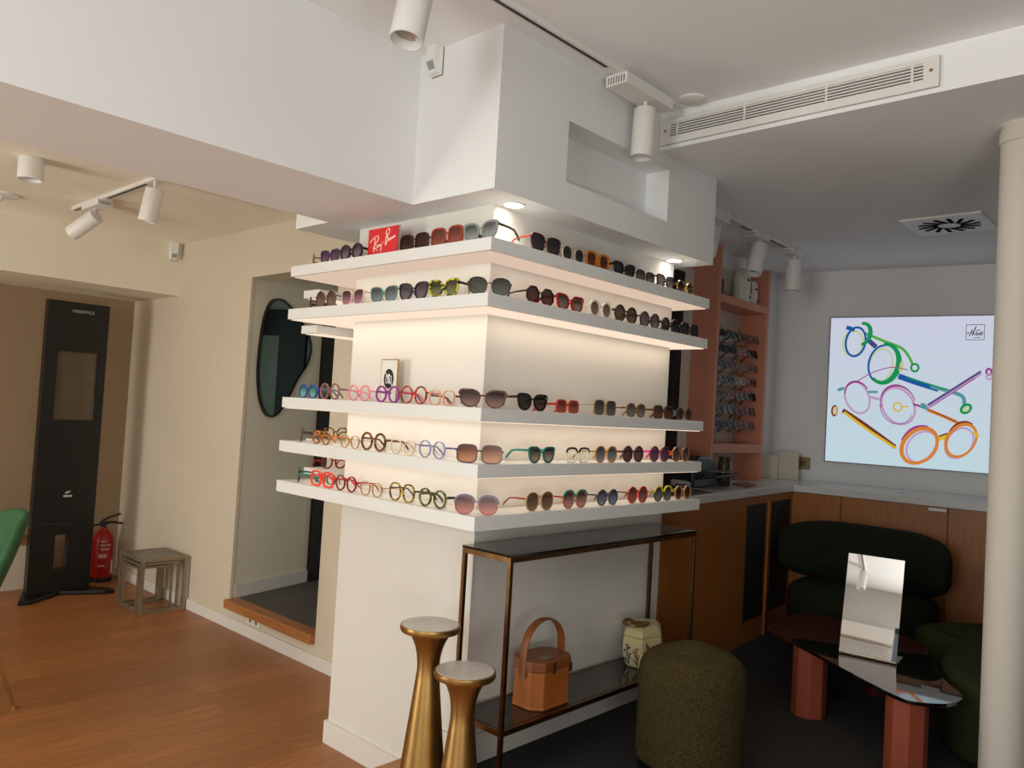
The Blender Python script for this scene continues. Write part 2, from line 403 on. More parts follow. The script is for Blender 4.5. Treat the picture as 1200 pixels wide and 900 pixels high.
def lensmat(spec):
    """spec: 'c' clear, or (colour, lower colour) dark sun lens"""
    if spec == 'c': return glassmat('clear lens', (.95, .93, .9), .05, .08)
    top, low = spec
    dk = lambda h, q: tuple(q*int(h[i:i+2], 16)/255 for i in (1, 3, 5))
    return glassmat('sun lens %s %s' % (top, low), dk(top, .66), .95, .04, dk(low, .88))
def framemat(c):
    if c in ('gold', 'silver'): return BRASS if c == 'gold' else NESTM
    if isinstance(c, tuple):
        nm = 'acetate mottled %s %s' % c
        if nm in _mats: return _mats[nm]
        m = mat(nm, c[0], .25); nt = m.node_tree; b = nt.nodes['Principled BSDF']
        tc = nt.nodes.new('ShaderNodeTexCoord'); n = nt.nodes.new('ShaderNodeTexNoise'); n.inputs['Scale'].default_value = 70
        r = nt.nodes.new('ShaderNodeValToRGB'); r.color_ramp.elements[0].position = .45; r.color_ramp.elements[1].position = .55
        r.color_ramp.elements[0].color = (*lin(c[0]), 1); r.color_ramp.elements[1].color = (*lin(c[1]), 1)
        nt.links.new(tc.outputs['Object'], n.inputs['Vector']); nt.links.new(n.outputs['Fac'], r.inputs['Fac']); nt.links.new(r.outputs['Color'], b.inputs['Base Color'])
        return m
    return mat('acetate '+c, c, .25, var=(60, .06))

def eyewear(label, group, loc, rz, W=.145, style='round', ratio=.9, rim=.005, frame='#222222', lens='c', temple=None,
            tag_=False, tilt=0, L=.118, name=None, brow=None, fold=1):
    sun = lens != 'c'
    root = thing(name or ('sunglasses' if sun else 'eyeglasses'), label, 'sunglasses' if sun else 'eyeglasses', loc, rz, group)
    root.rotation_euler = (tilt, 0, rz)
    gap = .017 if rim < .006 else .02
    a = (W-gap)/4-rim*.5; b = a*ratio
    zc = b*1.0+rim
    fm = framemat(frame); tm = framemat(temple) if temple else fm; lm = lensmat(lens)
    F = MB()
    ymax = 0
    for s_ in (-1, 1):
        cx = s_*(gap/2+a+rim*.5)
        i = outline(style, a, b, s_); o = outline(style, a+rim, b+rim, s_)
        F.ring([(x+cx, z+zc) for x, z in o], [(x+cx, z+zc) for x, z in i], -.0025, .0035)
        ln = [(x+cx, z+zc) for x, z in outline(style, a+.0006, b+.0006, s_)]
        n = len(ln)
        MB().add([(x, .0006, z) for x, z in ln], [tuple(range(n))]).build('lens', lm, root, smooth=False)
        if brow:
            nn = len(o); hi = [(x+cx, z+zc) for x, z in o if z > b*.15]
            F2 = sorted(hi)
            MB().tube([(x, -.002, z+.001) for x, z in F2], .0042, 6).build('brow_bar', framemat(brow), root, smooth=True)
    # bridge and end pieces belong to the frame front
    rb = max(.0018, min(.0035, rim*.55)); bz = zc+b*.30
    F.tube([(-gap/2-rim*.3, 0, bz-.002), (-gap*.2, -.001, bz+.003), (gap*.2, -.001, bz+.003), (gap/2+rim*.3, 0, bz-.002)], rb, 6)
    xt = gap/2+2*a+rim*1.5; zt = zc+b*.35
    if style in ('cat', 'fly', 'spike'): zt = zc+b*.66
    for s_ in (-1, 1): F.tube([(s_*(xt-rim*.8), 0, zt), (s_*(xt+.002), .004, zt)], max(.002, rb*1.1), 6)
    F.build('frame', fm, root, smooth=True)
    th = .0016 if rim < .003 else .0032 if rim < .006 else .0045
    for s_ in (-1, 1):
        TB = MB(); k = s_*xt
        TB.tube([(k+s_*.002, .003, zt), (k*1.01, L*.5, zt-.002), (k*.98, L*.74, zt-.006), (k*.96, L*.9, max(.006, zt-.022)), (k*.95, L, max(.003, zt-.036))],
                [th*1.25, th, th, th*1.15, th*.9], 6, .55)
        TB.build('temple', tm, root, smooth=True)
    if tag_:
        MB().box((xt*.55, .02, .0006), (xt*.55+.016, .021, .013)).build('price_tag', PAPER, root)
    return root

BK = '#1b1818'; TORT = ('#3a1d10', '#7d4a22'); 
RIGHT = {  # along the face to the right of the pillar corner: x, width, style...
 0: [(.319,.161,'fly',.9,.005,'#43181a',('#20242c','#2b2f38'),'#a5281e','dark red butterfly sunglasses with blue-black lenses and red temples'),
     (.486,.132,'panto',.95,.003,'#b9ab94',('#22282b','#3b4243'),None,'sunglasses with dark grey lenses in a thin pale crystal frame'),
     (.644,.145,'square',.92,.009,'#c8721c',('#5a2a18','#6e3a20'),None,'chunky square amber orange sunglasses'),
     (.833,.142,'cat',.85,.006,BK,('#1f2829','#2d3836'),None,'black cat-eye sunglasses with green-black lenses, right after the amber pair'),
     (.993,.132,'square',.85,.0025,'#2e2420',('#4b443a','#8f8069'),None,'thin metal sunglasses with dark olive fading lenses'),
     (1.156,.135,'fly',.95,.003,'#382428',('#5d464b','#b09a96'),None,'butterfly sunglasses with plum grey fading lenses'),
     (1.331,.145,'round',.85,.005,('#2b1a12','#b98e3e'),('#3d2c22','#5d4632'),'gold','gold and tortoise sunglasses at the right end of the topmost shelf')],
 1: [(.305,.15,'oct',.92,.005,'#2c1815',('#4c221c','#6d3024'),None,'brown octagonal sunglasses with red-brown lenses'),
     (.482,.15,'spike',.85,.007,'#a81521',('#4b3f3a','#9c8a7c'),None,'bright red sunglasses with pointed cat-eye corners'),
     (.682,.142,'round',1,.007,'#e5dfd3',('#7c5a48','#9a7a64'),None,'round sunglasses in a milky white frame with brown lenses'),
     (.861,.155,'round',1,.006,('#1e1512','#4a3020'),('#4d4028','#6f5e3c'),None,'round dark tortoise sunglasses with olive lenses'),
     (1.045,.148,'round',1,.004,'#2b2023',('#655158','#937c80'),None,'round sunglasses with mauve grey lenses'),
     (1.215,.138,'round',1,.006,'#251820',('#1d1b20','#3b3740'),None,'round blackish purple sunglasses'),
     (1.385,.15,'square',.85,.006,'#15161a',('#15181c','#23282c'),'#3c6464','black square sunglasses with a teal edge, at the right end of the second shelf')],
 2: [(.295,.155,'cat',.85,.006,'#221310',('#2b211d','#4a3b34'),None,'black-brown cat-eye sunglasses on the middle shelf, right of the corner pair'),
     (.502,.132,'square',.8,.006,'#b93c2e',('#7e2c22','#b06252'),'#c0392b','coral red sunglasses with thick red temples'),
     (.748,.145,'square',.95,.002,'gold',('#2d2a2a','#6f6766'),None,'large square gradient sunglasses in a thin gold rim'),
     (.975,.135,'panto',.95,.004,('#4b2814','#a06a30'),('#4f5557','#8b9190'),None,'tortoise sunglasses with pale blue-grey lenses'),
     (1.195,.155,'square',.8,.006,('#361a12','#5d3018'),('#3f2419','#7b4a33'),None,'wide dark tortoise sunglasses with broad temples'),
     (1.375,.135,'round',.9,.006,('#36190f','#7f4b22'),('#33201a','#4d362b'),'#4a908a','small tortoise sunglasses at the right end of the middle shelf')],
 3: [(.364,.138,'cat',.95,.006,'#0f6a61',('#3c2f2a','#c9a58b'),'#1a7a70','teal cat-eye sunglasses with teal-tipped temples'),
     (.583,.14,'square',.85,.004,'#d9d4c8','c','#dcd6ca','white-fronted square glasses with a thick black brow', BK),
     (.773,.145,'panto',1,.004,'#c08431',('#37486a','#93a3b4'),'gold','honey-coloured sunglasses with blue fading lenses'),
     (.97,.145,'round',1,.008,'#56202a',('#3c1c1f','#6d3a38'),None,'maroon round sunglasses with a heavy rim'),
     (1.18,.15,'round',1,.006,'#7a1f3c',('#46305a','#6a4a74'),'#e0238c','round magenta sunglasses with hot pink temples'),
     (1.365,.145,'round',1,.006,('#5c2c14','#b86a2a'),('#37304a','#7c6a7a'),'#b5502a','tortoise sunglasses with orange temples at the right end of the fourth shelf')],
 4: [(.368,.152,'panto',1,.003,'#a98968',('#7a5838','#8d6a48'),'#8e2b26','sunglasses with flat light brown lenses and dark red temples'),
     (.581,.145,'panto',1,.004,'#b06a5c',('#6d2c2c','#dca596'),'#a02a25','rose sunglasses with a teal brow line', '#0c7a64'),
     (.799,.138,'round',1.05,.003,'#4a403c',('#32507c','#8ba0bc'),None,'round sunglasses with blue lenses and thin dark rims'),
     (1.021,.145,'round',1.05,.005,'#c0261e',('#6e2a20','#b8766a'),'#6b4a2a','round bright red sunglasses with brown lenses'),
     (1.225,.14,'panto',1,.003,'#4c4a30',('#4f5560','#8a8f8e'),'#8a7a40','dark olive sunglasses with yellow brow lines', '#c9c01e'),
     (1.40,.139,'round',1,.006,'#a5805a',('#4a2a1c','#6d4028'),None,'beige round sunglasses at the right end of the lowest shelf')],
}
ORD = ['topmost', 'second', 'middle', 'fourth', 'lowest']
for k, rows in RIGHT.items():
    for r in rows:
        x, W, st, ra, rim, fr, ln, te, lab = r[:9]
        eyewear(lab if 'shelf' in lab else lab+' on the %s shelf' % ORD[k], 'eyewear on the right side of the pillar shelves',
                (x, .03, ZS[k]), 0, W, st, ra, rim, fr, ln, te, brow=r[9] if len(r) > 9 else None, tag_=(k >= 2))
LEFT = {
 0: [(1.011,.13,'fly',.95,.004,'#4a3560',('#56305c','#7d5a80'),'#2a4a8a','purple butterfly sunglasses with blue temples'),
     (.855,.148,'round',.9,.009,'#1d1a1c',('#5a4a5c','#8a788c'),None,'chunky black sunglasses with violet lenses, left of the red sign'),
     (.448,.165,'square',.8,.005,'#46180f',('#2c1713','#4a2a22'),'#20120e','dark brown wide sunglasses just right of the red sign'),
     (.262,.168,'square',.85,.007,'#9c3a24',('#823a2c','#a85c4a'),'#3a1c12','rust red square sunglasses on the topmost shelf'),
     (.087,.16,'cat',.85,.007,'#8f908c',('#6d7476','#a9b1b2'),'#4d4a40','translucent grey cat-eye sunglasses at the topmost shelf corner')],
 1: [(1.019,.145,'round',1.1,.004,'#6f5844',('#5a4238','#8a6c5e'),'#3f7a6a','oval brown patterned sunglasses near the left end of the second shelf'),
     (.824,.148,'fly',.95,.004,'#d8b8b4',('#5f2038','#b98090'),'#c8a890','pale pink sunglasses with wine fading lenses'),
     (.615,.16,'cat',.85,.004,'#5c8886',('#5a6068','#8f979c'),None,'sunglasses with grey lenses and a pale teal top edge'),
     (.434,.158,'cat',.9,.006,'#222026',('#4b3d48','#7a6a76'),'#1d8a8c','black cat-eye sunglasses with teal sides'),
     (.262,.15,'cat',.95,.007,('#c8c820','#23230e'),('#3f3c1a','#8c8c58'),BK,'yellow and black striped sunglasses')],
 2: [(1.11,.132,'round',1,.005,'#2b48a8',('#3f9a76','#8fd0b4'),'#1f4aa8','round blue sunglasses with mint green lenses'),
     (.945,.135,'round',1.1,.005,'#94605a','c','#5d5a58','round dusty mauve eyeglasses, second from the left on the middle shelf'),
     (.737,.138,'round',1,.005,'#f090a0','c',None,'light pink round eyeglasses with half-open rims'),
     (.552,.14,'round',1,.006,'#93308c','c','#7a2f9c','purple and magenta round eyeglasses in front of the plaque'),
     (.395,.145,'round',1,.005,('#4a3018','#e04a2a'),'c','#e04030','round eyeglasses, half red half tortoise, right of the plaque'),
     (.237,.132,'square',.9,.004,'#dba68a','c','#4a2c20','pale apricot square eyeglasses with dark brown temples')],
 3: [(.985,.125,'round',1,.005,('#7a3a14','#b86a24'),'c','#c86a14','round amber brown eyeglasses near the left end of the fourth shelf'),
     (.778,.122,'panto',.95,.0016,'gold','c',None,'thin gold wire eyeglasses on the fourth shelf'),
     (.622,.15,'round',1,.008,('#3a1f10','#8a5a2a'),'c','#5a3418','round tortoise eyeglasses with a very thick rim'),
     (.439,.138,'cat',.85,.0018,'#cdb690','c','#6b5030','fine cream wire cat-eye eyeglasses'),
     (.272,.138,'round',1,.003,'#7e88b8','c','#5a64a0','round lavender blue eyeglasses')],
 4: [(.958,.158,'square',.85,.007,'#f0442c','c','#e83a28','neon orange red square eyeglasses'),
     (.786,.135,'round',1,.005,'#7a1620','c','#a01828','dark red round eyeglasses on the lowest shelf'),
     (.617,.135,'panto',.9,.0016,'gold','c',None,'thin gold wire eyeglasses on the lowest shelf'),
     (.428,.142,'panto',1.05,.005,('#2a2012','#b08c20'),'c','#3a2c18','tortoise eyeglasses with yellow flecks'),
     (.253,.142,'round',1,.006,('#6f7a28','#2c3012'),'c','#2c281c','round olive green and black eyeglasses')],
}
for k, rows in LEFT.items():
    for y, W, st, ra, rim, fr, ln, te, lab in rows:
        eyewear(lab if 'shelf' in lab else lab+' on the %s shelf' % ORD[k], 'eyewear on the left side of the pillar shelves',
                (.03, y, ZS[k]), -PI/2, W, st, ra, rim, fr, ln, te, tag_=(k >= 2))
# edge-on pairs at the left ends of the shelves
G = 'eyewear turned sideways at the left ends of the shelves'
eyewear('gold and turquoise sunglasses turned sideways at the left end of the topmost shelf', G, (.068, 1.195, ZS[0]), -2.16, .13, 'square', .9, .004, '#8a7038', ('#3a8a8a', '#7ab0a8'), '#6b5a30', L=.085)
eyewear('dark red sunglasses turned sideways at the left end of the second shelf', G, (.068, 1.195, ZS[1]), -2.16, .13, 'square', .9, .006, '#4a1c18', ('#3a2420', '#5a3a32'), None, L=.085)
eyewear('dark tortoise eyeglasses turned sideways at the left end of the fourth shelf', G, (.068, 1.195, ZS[3]), -2.16, .13, 'panto', 1, .006, ('#2a1c16', '#5a4030'), 'c', '#3a2018', L=.08)
eyewear('dark eyeglasses with green temples turned sideways at the left end of the lowest shelf', G, (.068, 1.195, ZS[4]), -2.16, .13, 'square', .95, .006, '#26302c', 'c', '#1f6a5a', L=.08)
# the pairs standing at the pillar corner of four shelves
G = 'eyewear on the pillar shelf corners'
def corner(k, lab, W, *a, **kw): eyewear(lab, G, (.046, .042, ZS[k]), -PI/4, W, *a, L=.105, **kw)
corner(1, 'black rounded square sunglasses with grey lenses at the corner of the second shelf', .147, 'panto', .9, .003, '#241a18', ('#4f514c', '#6a6c66'))
corner(2, 'brown cat-eye sunglasses at the corner of the middle shelf', .156, 'cat', .85, .006, ('#4a2016', '#6d3524'), ('#43302f', '#a08078'))
corner(3, 'brown square sunglasses with orange fading lenses at the corner of the fourth shelf', .155, 'square', .88, .005, '#56241a', ('#9c4a26', '#e09c6c'))
corner(4, 'sunglasses with grey-blue brows and rose fading lenses at the corner of the lowest shelf', .148, 'panto', .95, .004, '#a04a3c', ('#74363a', '#dd8f80'), '#b04a44', brow='#7d8494')
# pairs on the short shelves on the far side
G = 'eyewear on the short shelves behind the pillar'
for (x, z, fr, te, lab) in ((.335, 1.285, ('#4a2c12', '#a8782c'), '#8a6420', 'tortoise and gold eyeglasses on the short shelf behind, above the fourth shelf'),
                            (.335, 1.147, '#7a1420', '#8a1a24', 'dark red eyeglasses on the short shelf behind, above the lowest shelf')):
    eyewear(lab, G, (x, 1.32, z), 0, .135, 'panto', .95, .006, fr, 'c', te, L=.08)
eyewear('dark grey square eyeglasses on the lowest shelf, behind the neon orange pair', G, (.12, 1.06, ZS[4]), -PI/2, .13, 'rect', .7, .003, '#33363a', 'c', None, L=.03)

# red brand sign and the plaque
t = thing('brand_sign', 'red sign with white script lettering on the topmost shelf', 'sign', (.05, .672, ZS[0]), -PI/2); t.scale = (.95, 1, .8)
PT = MB().box((-.10, -.001, .012), (.10, .003, .148)).build('panel', mat('red sign', (.86, .14, .17), .35, var=(5, .02)), t)
MB().box((-.10, .003, .0), (.112, .006, .15)).box((-.10, -.012, 0), (.112, .05, .003)).build('acrylic_stand', glassmat('clear acrylic', (.9, .9, .9), .15, .2), t)
def stroke(name, lines, m, parent, r, M):
    mb = MB()
    for ln in lines:
        ln = spline(ln, 5, False) if len(ln) > 2 else ln
        mb.tube([M(p) for p in ln], r, 6)
    return mb.build(name, m, parent, smooth=True)
RB = [[(150,455),(230,385),(300,345),(335,355),(330,410),(285,470),(245,545)], [(262,385),(262,470),(250,600),(245,625)], [(225,560),(270,560),(335,608)],
      [(345,500),(315,520),(318,550),(345,535),(360,500),(358,535)], [(372,500),(378,520),(400,505)], [(410,480),(405,540),(398,620)], [(437,465),(452,455)],
      [(520,300),(505,400),(495,515)], [(490,310),(520,240),(560,220),(575,255),(550,330),(520,375),(545,380),(550,420),(520,470),(498,515)],
      [(580,395),(565,415),(575,435),(595,410),(595,385),(600,425)], [(615,385),(618,415)], [(618,395),(640,370),(648,400)], [(660,365),(665,395)], [(665,375),(685,345),(700,385)]]
# sign corners in the sketch grid: (120,235) (755,165) (100,690) (735,650)
def signmap(p):
    u = (p[0]-105)/(745-105); yt = 235-u*70; yb = 695-u*45; v = (yb-p[1])/(yb-yt)
    return (-.10+.20*u, -.0015, .012+.136*v)
stroke('lettering', RB, mat('white sign ink', (.98, .93, .86), .5, var=(9, .01)), t, .0022, signmap)
t = thing('plaque', 'small framed white plaque with black no-photography symbol, on the middle shelf', 'sign', (.105, .645, ZS[2]), -PI/2); t.scale = (.85, .5, .93)
MB().box((-.062, 0, .0), (.062, .012, .19)).build('frame', BRASS, t)
MB().box((-.058, -.0015, .004), (.058, -.0002, .186)).build('sheet', PAPER, t)
SY = mat('black ink', (.05, .05, .05), .6, var=(9, .05))
mb = MB().mi(0).prism_xz(superell(.037, .043, 2, 36, 0, .105), -.0025, -.0016)
mb.mi(1).prism_xz([(-.022,.085),(.022,.085),(.022,.118),(.010,.118),(.006,.126),(-.006,.126),(-.010,.118),(-.022,.118)], -.0032, -.0026)
mb.mi(0).prism_xz([(-.018,.089),(.018,.089),(.018,.114),(-.018,.114)], -.0038, -.0033)
o_, i2 = superell(.011, .011, 2, 24, 0, .101), superell(.007, .007, 2, 24, 0, .101)
mb.mi(1).ring(o_, i2, -.0044, -.0039)
mb.mi(1).prism_xz([(-.029,.131),(-.025,.134),(.029,.079),(.025,.076)], -.005, -.0045)
mb.build('symbol', [SY, PAPER], t)

# ------------------------------------------------------------------ downlights, track lights
for x, y, lab in ((.201, .095, 'recessed round downlight above the pillar corner, lit'), (1.341, .106, 'recessed round downlight near the right end of the bulkhead, lit')):
    t = thing('downlight', lab, 'light', (x, y, ZB), 0, 'downlights under the bulkhead')
    MB().lathe([(.045, -.004), (.045, -.0002), (.036, -.0002), (.036, -.004)], n=32, cap=False).build('trim_ring', FIXW, t, smooth=True)
    MB().lathe([(.001, -.0012), (.036, -.0012)], n=32, cap=False).build('lens', DOWNL, t)
    ld = bpy.data.lights.new('downlight lamp', 'SPOT'); ld.energy = 2.6; ld.spot_size = 3.0; ld.spot_blend = 1; ld.shadow_soft_size = .09; ld.color = (1, .93, .82)
    lo = bpy.data.objects.new('downlight_lamp', ld); COL.objects.link(lo); lo.location = (x, y-.02, ZB-.03)

def spotlight(label, group, loc, direction, r=.043, length=.19, stem=.09, adapter=None, lens_up=.02):
    """loc = point on the track underside, direction = beam direction"""
    t = thing('track_spotlight', label, 'spotlight', loc, 0, group)
    if adapter:
        ax, ay, al, aw, ah = adapter   # direction and size of the driver box
        M = Matrix.Rotation(math.atan2(ay, ax), 4, 'Z')
        MB().box((-al*.62, -aw/2, -ah), (al*.38, aw/2, -.0005)).xf(M).build('driver_box', FIXW, t, bevel=.002)
        g = MB()
        for i in range(7):
            yy = -aw*.36+i*aw*.12
            g.box((-al*.62-.001, yy-.002, -ah*.85), (-al*.62+.001, yy+.002, -ah*.25))
        g.xf(M).build('vent_slots', GRILLE, t)
        top = -ah
    else: top = -.001
    d = Vector(direction).normalized()
    piv = Vector((0, 0, top-stem))
    MB().tube([(0, 0, top+.001), tuple(piv)], .008, 10).build('stem', FIXW, t, smooth=True)
    q = Vector((0, 0, -1)).rotation_difference(d).to_matrix().to_4x4()
    M = Matrix.Translation(piv) @ q @ Matrix.Translation((0, 0, .02))
    MB().lathe([(r*.93, 0), (r, -.004), (r, -length), (r*.93, -length-.001), (r*.90, -length+.03)], n=36, cap=False).xf(M).build('head', FIXW, t, smooth=True)
    MB().lathe([(.001, .0), (r*.93, 0)], n=36, cap=False).xf(M).build('back_cap', FIXW, t)
    MB().lathe([(.001, -length+.05), (r*.55, -length+.045), (r*.9, -length+.03)], n=36, cap=False).xf(M).build('reflector', mat('lamp reflector', (.75, .75, .74), .25, .6, var=(9, .02)), t, smooth=True)
    return t
def track(label, a, b, z, w=.036, h=.02, slots=()):
    a, b = Vector((*a, 0)), Vector((*b, 0)); L = (b-a).length
    t = thing('lighting_track', label, 'lighting track', (a.x, a.y, z), math.atan2(b.y-a.y, b.x-a.x))
    MB().box((0, -w/2, -h), (L, w/2, -.0003)).build('rail', FIXW, t)
    g = MB()
    for s0, s1 in slots: g.box((s0, -w*.2, -h-.0008), (s1, w*.2, -h+.001))
    g.build('slot', GAP, t)
    return t
track('long white track on the main ceiling beside the bulkhead', (-3.9, -.11), (.95, -.11), ZC, slots=[(.03, 4.35)])
spotlight('white track spotlight with slotted driver box, hanging straight down by the ceiling grille', 'track spotlights', (.72, -.11, ZC-.02), (-.06, 0, -1), .045, .20, .05, (1, 0, .33, .10, .045))
spotlight('large white track spotlight cut by the top edge of the picture', 'track spotlights', (-.47, -.11, ZC-.02), (-.2, -.03, -1), .05, .22, .075)
spotlight('white track spotlight at the far end of the long track, seen in the table mirror', 'track spotlights', (-3.75, -.11, ZC-.02), (.1, 0, -1), .045, .2, .05)
t = thing('ceiling_plate', 'flat round plate on the ceiling beyond the end of the long track', 'ceiling plate', (.93, -.20, ZC)); MB().lathe([(.05, -.012), (.055, -.008), (.055, -.0003)], n=28).build('disc', FIXW, t, smooth=True)
track('white track on the left room ceiling', (-.25, 2.10), (-.25, 3.36), ZL, slots=[(.2, .72), (1.08, 1.24)])
spotlight('white track spotlight with driver box, tilted sideways over the left room', 'track spotlights', (-.25, 3.02, ZL-.02), (-.35, .62, -.45), .045, .19, .05, (0, 1, .25, .08, .035))
spotlight('white track spotlight at the near end of the left room track', 'track spotlights', (-.25, 2.20, ZL-.02), (-.1, .18, -1), .045, .17, .06)
t = thing('ceiling_can_light', 'white cylinder light fixed to the left room ceiling, by the left edge', 'ceiling light', (-.75, 2.42, ZL))
MB().lathe([(.054, -.001), (.056, -.004), (.056, -.105), (.051, -.107), (.048, -.09)], n=40, cap=False).build('housing', FIXW, t, smooth=True)
MB().lathe([(.001, -.08), (.048, -.09)], n=40, cap=False).build('reflector', mat('lamp reflector', (.75, .75, .74), .25, .6), t)
t = thing('ceiling_mount', 'white round mount on the left room ceiling at the left edge of the picture', 'ceiling light', (-.625, 3.4, ZL))
MB().lathe([(.09, -.0005), (.09, -.012), (.02, -.02)], n=32).build('rose', FIXW, t, smooth=True); MB().tube([(0, 0, -.018), (-.03, 0, -.07)], .012).build('stem', FIXW, t, smooth=True)
track('white track on the lower right ceiling above the pink cabinet', (2.10, .27), (3.32, .31), ZR, slots=[(.22, .42), (.62, .86)])
spotlight('white track spotlight in front of the pink cabinet, tilted to the left', 'track spotlights', (2.58, .285, ZR-.02), (-.28, .05, -.95), .05, .19, .05, (1, .035, .2, .07, .03))
spotlight('white track spotlight at the far end of the right-hand track', 'track spotlights', (3.12, .30, ZR-.02), (-.05, 0, -1), .05, .2, .05, (1, .035, .2, .07, .03))
t = thing('track_feed_box', 'white box at the start of the right-hand track, beside the bulkhead', 'track box', (1.95, .26, ZR), .035)
MB().box((-.25, -.04, -.065), (.14, .04, -.0003)).build('housing', FIXW, t, bevel=.003)

# alarm sensors
def detector(loc, rz, lab):
    t = thing('motion_sensor', lab, 'motion sensor', loc, rz, 'motion sensors')
    MB().prism_xz([(-.03, -.07), (.03, -.07), (.03, .07), (-.03, .07)], -.003, -.0003).build('back_plate', GREYP, t)
    MB().add([(-.028,-.004,-.068),(.028,-.004,-.068),(.028,-.004,.068),(-.028,-.004,.068),(-.022,-.026,-.062),(.022,-.026,-.062),(.024,-.045,-.02),(-.024,-.045,-.02),(.026,-.04,.06),(-.026,-.04,.06)],
             [(3,2,1,0),(4,5,6,7),(7,6,8,9),(9,8,2,3),(0,1,5,4),(1,2,8,6,5),(0,4,7,9,3)]).build('housing', FIXW, t)
    MB().add([(-.017,-.0285,-.056),(.017,-.0285,-.056),(.018,-.0445,-.024),(-.018,-.0445,-.024)], [(0,1,2,3)]).build('sensor_lens', SENSOR, t)
detector((0, .335, 2.775), -PI/2, 'white motion sensor high on the bulkhead side by the large spotlight')
detector((.59, 3.87, 2.50), -.15, 'white motion sensor in the left room, in the corner above the soffit edge')

# ventilation
t = thing('ventilation_grille', 'long white air grille with horizontal louvres below the main ceiling', 'grille', (1.01, -.56, 2.722), -PI/2)
Lg, Hg = 1.11, .108
MB().prism_xz([(-Lg/2,-Hg/2),(Lg/2,-Hg/2),(Lg/2,Hg/2),(-Lg/2,Hg/2)], -.004, -.0004).build('recess', mat('vent shadow', (.22, .22, .23), .7, var=(9, .05)), t)
mb = MB().box((-Lg/2,-.014,Hg/2-.018),(Lg/2,-.0045,Hg/2)).box((-Lg/2,-.014,-Hg/2),(Lg/2,-.0045,-Hg/2+.032)).box((-Lg/2,-.014,-Hg/2+.032),(-Lg/2+.05,-.0045,Hg/2-.018)).box((Lg/2-.05,-.014,-Hg/2+.032),(Lg/2,-.0045,Hg/2-.018))
mb.build('frame', FIXW, t)
mb = MB()
for i in range(5): mb.box((-Lg/2+.05, -.013, -Hg/2+.0385+i*.0112), (Lg/2-.05, -.005, -Hg/2+.0435+i*.0112))
for u in (-.47, -.16, .17, .47): mb.box((u*Lg*.9-.004, -.0148, -Hg/2+.0325), (u*Lg*.9+.004, -.0131, Hg/2-.0185))
mb.build('louvres', FIXW, t)
for u in (-Lg/2+.025, Lg/2-.025): MB().tube([(u, -.0142, .005), (u, -.0165, .005)], .006, 12).build('screw', BRASS, t)
t = thing('ceiling_vent', 'square white ceiling diffuser with a swirl of dark slots', 'air diffuser', (2.88, -.68, ZR))
MB().box((-.2, -.2, -.012), (.2, .2, .001)).build('plate', FIXW, t, bevel=.003)
mb = MB()
for i in range(14):
    a = 2*PI*i/14
    mb2 = MB().box((.05, -.0105, -.0145), (.15, .0105, -.0125)); mb2.xf(Matrix.Rotation(a, 4, 'Z') @ Matrix.Translation((0, .03, 0)))
    mb.add(mb2.v, mb2.f)
mb.build('swirl_slots', mat('slot black', (.02, .02, .02), .9, spec=.05, var=(9, .05)), t)

# ------------------------------------------------------------------ console table and what stands on it
cx0, cx1, cy0, cy1, ch = .087, 1.30, -.097, .125, .803
t = thing('console_table', 'slim brass console table with smoked glass top and lower shelf under the shelves', 'console table', (0, 0, ZP))
w = .015
for x in (cx0, cx1):
    for y in (cy0, cy1): MB().box((x-w/2, y-w/2, 0), (x+w/2, y+w/2, ch)).build('leg', BRASSD, t, bevel=.001)
for nm, z in (('top_frame', ch-.018), ('shelf_frame', .205)):
    MB().box((cx0+w/2, cy0-w/2, z), (cx1-w/2, cy0+w/2, z+.018)).box((cx0+w/2, cy1-w/2, z), (cx1-w/2, cy1+w/2, z+.018)).box((cx0-w/2, cy0+w/2, z), (cx0+w/2, cy1-w/2, z+.018)).box((cx1-w/2, cy0+w/2, z), (cx1+w/2, cy1-w/2, z+.018)).build(nm, BRASSD, t)
MB().box((cx0-.008, cy0-.008, ch), (cx1+.008, cy1+.008, ch+.008)).build('glass_top', SMOKE, t)
MB().box((cx0+.011, cy0+.011, .208), (cx1-.011, cy1-.011, .223)).build('glass_shelf', SMOKE, t)

zsh = ZP+.2235
t = thing('leather_box_bag', 'tan leather octagonal box bag with a hooped handle on the console lower shelf', 'bag', (.405, .005, zsh), .0)
octo = lambda a, b, c: [(-a+c,-b),(a-c,-b),(a,-b+c),(a,b-c),(a-c,b),(-a+c,b),(-a,b-c),(-a,-b+c)]
MB().prism(octo(.105, .075, .035), 0, .135).prism(octo(.108, .078, .036), 0, .012).build('body', TAN, t, bevel=.004)
MB().prism(octo(.109, .079, .036), .1355, .172).build('lid', TAND, t, bevel=.004)
hp = [(-.085 if s < 0 else .085, 0, .13) for s in (-1,)]
pts = [(-.111, -.0, .11)]+[(.108*math.cos(PI-a), 0, .20+.105*math.sin(a)) for a in [PI*i/14 for i in range(15)]]+[(.111, 0, .11)]
MB().tube(pts, .004, 8, 4.6).xf(Matrix.Identity(4)).build('handle', TAND, t, smooth=True)
MB().lathe([(.001, .1725), (.055, .1735), (.055, .1722)], n=28, cap=False).build('lid_inlay', TAND, t)
MB().box((.060, -.0825, .118), (.078, -.0795, .152)).build('clasp', BRASS, t, label='small brass clasp')
MB().box((-.03, -.082, .128), (-.018, -.0795, .168)).build('hinge_strap', STITCH, t)
MB().box((-.05, -.05, .1726), (.0, -.02, .1745)).build('metal_plate', NESTM, t, label='shiny metal plate')

